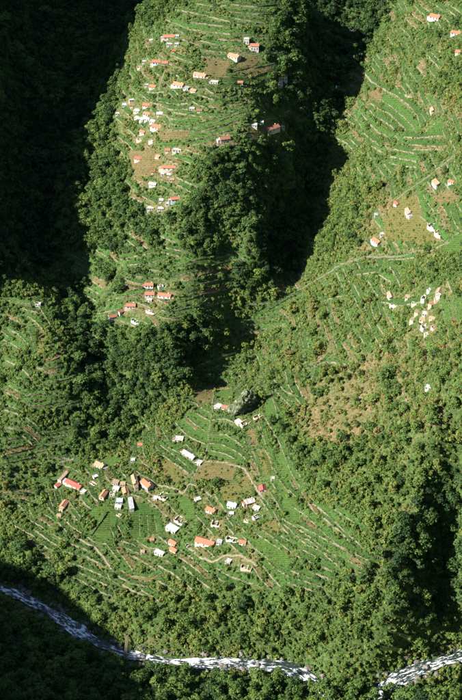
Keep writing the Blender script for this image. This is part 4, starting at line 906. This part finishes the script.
# ------------------------------------------------------------------ plants
def leaves(pts, nrm, size, r, jit=.7):
    V = []; F = []
    for p, n in zip(pts, nrm):
        n = (Vector(n)+Vector((r.gauss(0,jit), r.gauss(0,jit), r.gauss(0,jit)+.25))).normalized()
        x = n.orthogonal().normalized(); a = r.uniform(0, 6.28); x = (Matrix.Rotation(a, 3, n) @ x); y = n.cross(x); s = size*r.uniform(.6,1.35); p = Vector(p); b = len(V)
        V += [p-x*s*.5-y*s*.12, p-y*s*.5-n*s*.08, p+x*s*.5+y*s*.1, p+y*s*.5-n*s*.1]; F.append((b,b+1,b+2,b+3))
    return V, F
def crown(seed, nl, nleaf, size, flat=1.0, lean=.25, base=.35):
    r = random.Random(seed); V = []; F = []
    for k in range(nl):
        a = r.uniform(0, 6.28); q = math.sqrt(r.random())*.36; z = base+r.random()**.8*(.95-base)*flat
        q *= 1-.6*max(0, (z-base)/(1-base)-.4); c = Vector((math.cos(a)*q+lean*(r.random()-.5)*.3, math.sin(a)*q, z)); lr = r.uniform(.13,.24)
        pts = []; ns = []
        for _ in range(nleaf//nl):
            n = Vector((r.gauss(0,1), r.gauss(0,1), r.gauss(0,1)+.3)).normalized(); pts.append(c+Vector((n.x, n.y, n.z*.8))*lr*r.uniform(.75,1.12)); ns.append(n)
        v_, f_ = leaves(pts, ns, size, r, .55); b = len(V); V += v_; F += [tuple(i+b for i in f) for f in f_]
    return V, F
def trunk(seed, top=.6):
    r = random.Random(seed); m = MB(); a = Vector((0,0,-.12)); b = Vector((r.uniform(-.04,.04), r.uniform(-.04,.04), top*.6)); m.tube(a, b, .034, .022)
    for k in range(4):
        an = k*1.57+r.uniform(-.4,.4); m.tube(b*r.uniform(.7,1), (math.cos(an)*.24, math.sin(an)*.24, top+r.uniform(0,.25)), .016, .006, 5)
    return m
NV = 9; CROWNS = []; TRUNKS = []; WHOLE = []
for k in range(NV):
    if k < 6: V, F = crown(100+k, 13+k % 4, 620, .098, 1.0, .3, .30)
    elif k < 8: V, F = crown(100+k, 9, 520, .10, .72, .5, .34)
    else: V, F = crown(100+k, 14, 620, .085, 1.25, .1, .22)
    CROWNS.append(mesh('crown', V, F, [M['leaf']])); T_ = trunk(k); TRUNKS.append(T_.mesh('trunk', M['bark'], True))
    n = len(V); WHOLE.append(mesh('tree', list(V)+T_.v, list(F)+[tuple(i+n for i in f) for f in T_.f], [M['leaf'], M['bark']], [0]*len(F)+[1]*len(T_.f)))
def shrub_mesh(seed, n, size, flat):
    r = random.Random(seed); V = []; F = []
    for k in range(5):
        a = r.uniform(0, 6.28); q = r.uniform(.1,.6); c = Vector((math.cos(a)*q, math.sin(a)*q, r.uniform(.15,.5)*flat)); lr = r.uniform(.35,.6); pts = []; ns = []
        for _ in range(n//5):
            nn = Vector((r.gauss(0,1), r.gauss(0,1), abs(r.gauss(0,1))+.1)).normalized(); pts.append(c+Vector((nn.x, nn.y, nn.z*flat))*lr*r.uniform(.8,1.1)); ns.append(nn)
        v_, f_ = leaves(pts, ns, size, r, .5); b = len(V); V += v_; F += [tuple(i+b for i in f) for f in f_]
    return mesh('shrub', V, F, [M['leaf']])
SHRUBS = [shrub_mesh(300+k, 150, .36, .9 if k < 4 else .6) for k in range(7)]
def crop_mesh(seed):
    r = random.Random(seed); pts = [(r.uniform(-.9,.9), r.uniform(-.45,.45), r.uniform(.05,.4)) for _ in range(22)]
    V, F = leaves(pts, [(0,0,1)]*22, .5, r, .5); return mesh('crop', V, F, [M['leaf']])
CROPS = [crop_mesh(k) for k in range(4)]
def scatter(name, pts, variants, tint, scl, rot, label, cat):
    n = len(pts); col_ = bpy.data.collections.new(name+'_forms')
    for k, m in enumerate(variants): col_.objects.link(bpy.data.objects.new('%s_form_%d' % (name, k), m))
    me_ = bpy.data.meshes.new(name); me_.vertices.add(n); me_.vertices.foreach_set('co', np.ascontiguousarray(pts, dtype=np.float32).ravel())
    me_.attributes.new('tint', 'FLOAT', 'POINT').data.foreach_set('value', tint.astype(np.float32))
    me_.attributes.new('var', 'INT', 'POINT').data.foreach_set('value', rng.integers(0, len(variants), n).astype(np.int32))
    me_.attributes.new('scl', 'FLOAT_VECTOR', 'POINT').data.foreach_set('vector', scl.astype(np.float32).ravel())
    me_.attributes.new('rot', 'FLOAT_VECTOR', 'POINT').data.foreach_set('vector', rot.astype(np.float32).ravel())
    o = link(name, me_); g_ = bpy.data.node_groups.new(name, 'GeometryNodeTree')
    g_.interface.new_socket('Geometry', in_out='INPUT', socket_type='NodeSocketGeometry'); g_.interface.new_socket('Geometry', in_out='OUTPUT', socket_type='NodeSocketGeometry')
    N = g_.nodes.new; gi = N('NodeGroupInput'); go = N('NodeGroupOutput'); ci = N('GeometryNodeCollectionInfo'); ci.inputs['Collection'].default_value = col_
    ci.inputs['Separate Children'].default_value = True; ci.inputs['Reset Children'].default_value = True
    ip = N('GeometryNodeInstanceOnPoints'); ip.inputs['Pick Instance'].default_value = True
    def na(nm, ty): x = N('GeometryNodeInputNamedAttribute'); x.data_type = ty; x.inputs['Name'].default_value = nm; return [s for s in x.outputs if s.enabled and s.name == 'Attribute'][0]
    l_ = g_.links.new; l_(gi.outputs[0], ip.inputs['Points']); l_(ci.outputs[0], ip.inputs['Instance']); l_(na('var','INT'), ip.inputs['Instance Index']); l_(na('rot','FLOAT_VECTOR'), ip.inputs['Rotation']); l_(na('scl','FLOAT_VECTOR'), ip.inputs['Scale']); l_(ip.outputs[0], go.inputs[0])
    o.modifiers.new('scatter', 'NODES').node_group = g_
    tag(o, label, cat, None, 'stuff'); return o
def jitter_grid(step):
    xs = np.arange(-330, 330, step); ys = np.arange(738, 1716, step); X, Y = np.meshgrid(xs, ys)
    X = (X+rng.uniform(-.5,.5,X.shape)*step).ravel(); Y = (Y+rng.uniform(-.5,.5,Y.shape)*step).ravel(); Z = height(X, Y)
    u, v, d = project(X, Y, Z); k = (u > -70) & (u < 532) & (v > -60) & (v < 745); X, Y, Z, u, v, d = (q[k] for q in (X, Y, Z, u, v, d))
    rd, rz_ = dist_poly(X, Y, RIV); inn = (u >= 0) & (u < NW) & (v >= 0) & (v < NH)
    return X, Y, Z, u, v, d, rd, inn
def steep(x, y): a_, b_ = grad(x, y); return np.sqrt(1+a_*a_+b_*b_)
# trees
X, Y, Z, u, v, d, rd, inn = jitter_grid(4.3)
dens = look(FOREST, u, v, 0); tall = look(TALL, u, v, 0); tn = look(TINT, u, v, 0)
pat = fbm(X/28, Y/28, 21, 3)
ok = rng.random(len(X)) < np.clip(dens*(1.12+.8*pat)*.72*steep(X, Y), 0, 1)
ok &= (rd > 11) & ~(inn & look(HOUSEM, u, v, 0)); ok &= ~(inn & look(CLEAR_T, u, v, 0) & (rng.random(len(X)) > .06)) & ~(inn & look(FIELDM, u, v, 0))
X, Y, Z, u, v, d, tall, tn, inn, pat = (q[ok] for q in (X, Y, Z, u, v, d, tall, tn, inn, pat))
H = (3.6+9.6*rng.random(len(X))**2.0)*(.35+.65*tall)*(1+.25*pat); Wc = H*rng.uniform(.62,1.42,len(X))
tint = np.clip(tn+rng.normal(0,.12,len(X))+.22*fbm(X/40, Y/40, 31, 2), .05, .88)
FT = np.array([(326,688,9,.45),(335,692,10,.5),(343,696,11,.42),(352,698,11,.5),(361,695,10,.45),(369,690,9,.5),(340,686,9,.5),(356,687,9,.42),(300,690,9,.5),(308,692,12,.5),(316,697,14,.45),(324,704,15,.5),(332,709,15,.42),(341,713,15,.5),(385,697,11,.5),(392,692,9,.46),(376,704,14,.5),(368,710,15,.44),(358,716,16,.5),(350,714,15,.46),
 (12,252,13,.42),(6,262,12,.36),(25,262,11,.4),(78,180,12,.4),(72,195,12,.38),(95,120,12,.42),(105,105,11,.4),(278,30,15,.38),(288,50,15,.36),(282,80,15,.38),(300,20,15,.34),(296,100,14,.36),(300,70,15,.34),(268,60,12,.4),
 (368,575,12,.35),(378,560,12,.4),(385,580,13,.42),(390,600,13,.4),(372,600,11,.5),(410,702,9,.5),(440,700,9,.52),(455,703,10,.48),(75,702,10,.55),(95,704,10,.5),(20,704,10,.4),
 (325,372,8,.68),(332,376,9,.7),(340,372,8,.7),(336,382,8,.68),(328,384,7,.66),(346,380,8,.66),(272,425,9,.36),(280,432,9,.34),(290,445,9,.36),(300,455,10,.34),(310,470,10,.36),(320,462,9,.4),(295,470,8,.4)])
g = ground(FT[:,0], FT[:,1]); uu, vv, dd = project(g[:,0], g[:,1], g[:,2])
X, Y, Z = np.append(X, g[:,0]), np.append(Y, g[:,1]), np.append(Z, g[:,2]); u, v, d = np.append(u, uu), np.append(v, vv), np.append(d, dd)
H = np.append(H, FT[:,2]); Wc = np.append(Wc, FT[:,2]*.95); tint = np.append(tint, FT[:,3]); inn = np.append(inn, np.ones(len(FT), bool)); tall = np.append(tall, np.full(len(FT), 1.5))
# is it in plain view?
vis = inn.copy()
for k in range(1, 24):
    f = k/24*.12; bx, by, bz = X*(1-f), Y*(1-f), (Z+H*.8)+(CH-Z-H*.8)*f; vis &= height(bx, by) < bz
app = H*Wc/d**2*np.where(vis, 1, 0)*np.where(tall > .75, 1, .8); big = np.argsort(-app)[:292]; isbig = np.zeros(len(X), bool); isbig[big] = True
WHERE = [([(0,0),(150,0),(110,80),(64,180),(60,285),(0,285)],'on the shaded hillside at upper left'),
 ([(110,0),(170,0),(140,50),(120,130),(132,230),(100,300),(50,300),(50,170)],'on the sunny left spur flank'),
 ([(255,0),(330,0),(345,60),(322,150),(270,135),(255,95)],'in the stand right of the upper village'),
 ([(120,205),(215,150),(300,140),(345,100),(300,270),(255,300),(180,275),(100,300)],'in the wood below the upper village'),
 ([(300,0),(395,0),(350,90),(335,200),(290,290),(255,300),(300,150)],'in the dark middle ravine'),
 ([(50,262),(100,300),(130,325),(225,315),(205,380),(130,435),(60,430)],'on the steep wooded spur nose'),
 ([(0,600),(60,640),(130,668),(300,678),(380,690),(462,680),(462,705),(0,705)],'on the near bank of the river along the bottom edge'),
 ([(385,440),(470,420),(470,640),(385,640)],'on the shady cliff side at lower right'),
 ([(50,540),(150,585),(300,570),(395,565),(395,665),(170,655),(90,620),(0,600),(0,540)],'in the wood just above the river'),
 ([(230,260),(462,260),(462,450),(390,520),(300,480),(230,400)],'on the middle right hillside'),
 ([(300,0),(462,0),(462,260),(280,300)],'on the upper right hillside')]
for i in big:
    place = 'among the terraces on the left side'
    for poly, ph in WHERE:
        if inside(np.array([u[i]]), np.array([v[i]]), poly)[0]: place = ph; break
    shade = 'dark green' if tint[i] < .33 else ('mid green' if tint[i] < .52 else 'light green'); kvar = int(rng.integers(0, NV))
    root = link('broadleaf_tree', None, None, (X[i], Y[i], Z[i]-.15)); root.rotation_euler.z = rng.uniform(0, 6.28); root.scale = (Wc[i], Wc[i], H[i])
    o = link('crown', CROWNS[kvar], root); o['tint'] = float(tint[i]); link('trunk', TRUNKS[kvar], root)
    if 'bottom edge' in place: place = 'left of the footbridge by the river' if u[i] < 128 else ('below the white middle rapids' if u[i] < 292 else ('where trees hide the river' if u[i] < 385 else 'at the bottom right corner'))
    size = 'tall' if H[i] > 11.2 else ('broad' if Wc[i] > H[i]*1.08 else 'rounded')
    tag(root, '%s %s tree %s' % (size, shade, place), 'tree', '%s %s trees %s' % (size, shade, place))
k = ~isbig; n = k.sum()
scatter('forest', np.stack([X, Y, Z-.15], 1)[k], WHOLE, tint[k], np.stack([Wc, Wc, H], 1)[k], np.stack([rng.normal(0,.06,n), rng.normal(0,.06,n), rng.uniform(0,6.28,n)], 1), 'dense green woodland covering the steep slopes and ravines', 'forest')
print('trees', len(X), 'visible', vis.sum())
# shrubs and rough growth
X, Y, Z, u, v, d, rd, inn = jitter_grid(1.75)
pat = fbm(X/18, Y/18, 41, 3); p = np.clip(look(SHRUB, u, v, 0)*(1+1.0*pat)*.78*steep(X, Y), 0, 1)
ln = inn & look(LINEM, u, v, 0); p = np.where(ln, p*.55, p); p = np.where(inn & look(CLEAR_S, u, v, 0), .6*look(ROUGHM, u, v, 0), p); p = np.where(inn & look(HOUSEM, u, v, 0), .0, p)
ok = (rng.random(len(X)) < p) & (rd > 5.5+3*rng.random(len(X)))
X, Y, Z, u, v, inn, pat, ln = (q[ok] for q in (X, Y, Z, u, v, inn, pat, ln)); n = len(X)
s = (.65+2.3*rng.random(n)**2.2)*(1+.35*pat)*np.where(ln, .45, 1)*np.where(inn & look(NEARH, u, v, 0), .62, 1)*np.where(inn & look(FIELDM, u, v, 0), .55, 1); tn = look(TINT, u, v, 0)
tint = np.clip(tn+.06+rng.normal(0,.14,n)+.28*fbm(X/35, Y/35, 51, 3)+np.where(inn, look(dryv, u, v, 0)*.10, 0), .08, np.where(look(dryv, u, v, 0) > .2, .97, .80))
scatter('scrub', np.stack([X, Y, Z-.1], 1), SHRUBS, tint, np.stack([s, s, s*rng.uniform(1.0,2.1,n)], 1), np.stack([rng.normal(0,.15,n), rng.normal(0,.15,n), rng.uniform(0,6.28,n)], 1), 'tangled green scrub and bracken covering the open slopes', 'scrub')
print('shrubs', n)
P = np.concatenate(CROP); T_ = np.concatenate(CT); n = len(P); s = rng.uniform(.5,1.0,n)
scatter('crops', P+np.array([0,0,.2]), CROPS, np.clip(T_+rng.normal(0,.06,n), 0, 1), np.stack([s, s, s*.8], 1), np.stack([np.zeros(n), np.zeros(n), rng.normal(0,.3,n)], 1), 'low leafy crops planted on the terraces and fields', 'crops')
print('crops', n)
P = np.array(SHADOW_LINE); n = len(P); s = .55+.75*rng.random(n)**2
scatter('shadow_line_bushes', P, SHRUBS, np.clip(rng.normal(.3,.1,n), .05, .7), np.stack([s, s, s*1.3], 1), np.stack([np.zeros(n), np.zeros(n), rng.uniform(0,6.28,n)], 1), 'dark weeds and low bushes added as shadow lines along the terrace edges', 'weeds')
# river cobbles
n = 2600; s_ = rng.uniform(40, seg[-1]-40, n); of = np.where(rng.random(n) < .35, rng.uniform(-10,10,n), rng.choice([-1,1],n)*rng.uniform(7,12.5,n)); Q = [on_river(a_, b_) for a_, b_ in zip(s_, of)]
Q = np.array([(a_, b_, max(c_, float(height(a_, b_)))) for a_, b_, c_ in Q]); s = .2+.55*rng.random(n)**2
scatter('river_cobbles', Q, RM, np.zeros(n), np.stack([s, s, s], 1), np.stack([np.zeros(n), np.zeros(n), rng.uniform(0,6.28,n)], 1), 'loose grey cobbles lining the river bed', 'cobbles')
# two bare grey trees
def bare_tree(seed, hgt):
    r = random.Random(seed); m = MB()
    def grow(p, d_, ln_, rad, lev):
        q = p+d_*ln_; m.tube(p, q, rad, rad*.65, 5)
        if lev:
            for _ in range(4 if lev > 2 else 5): grow(p+(q-p)*r.uniform(.5,1), (d_+Vector((r.gauss(0,.6), r.gauss(0,.6), r.gauss(.15,.35)))).normalized(), ln_*r.uniform(.5,.75), rad*.5, lev-1)
    grow(Vector((0,0,-.5)), Vector((0,0,1)), hgt*.35, .22, 4); return m.mesh('branches', M['twig'])
for (uu, vv), lab in (((80,418), 'bare grey-twigged tree on the slope below the left bench'), ((249.5,446), 'bare grey-twigged tree right below the boulder plots')):
    tag(link('bare_tree', bare_tree(int(uu), 11), None, ground([uu], [vv])[0]), lab, 'tree', None)

# every look-alike gets its own place in the row
bpy.context.view_layer.update(); same = {}
for o in C.objects:
    if o.parent is None and o.get('label') and o.get('category') and o.get('kind') is None: same.setdefault(o['label'], []).append(o)
for lab, L in same.items():
    if len(L) > 1:
        L.sort(key=lambda o: project(*o.location)[0])
        for k, o in enumerate(L): o['label'] = ('leftmost ' if k == 0 else ('%s from left, ' % (ORD[k] if k < 20 else '%d%s' % (k+1, {1:'st',2:'nd',3:'rd'}.get((k+1) % 10, 'th')))))+lab
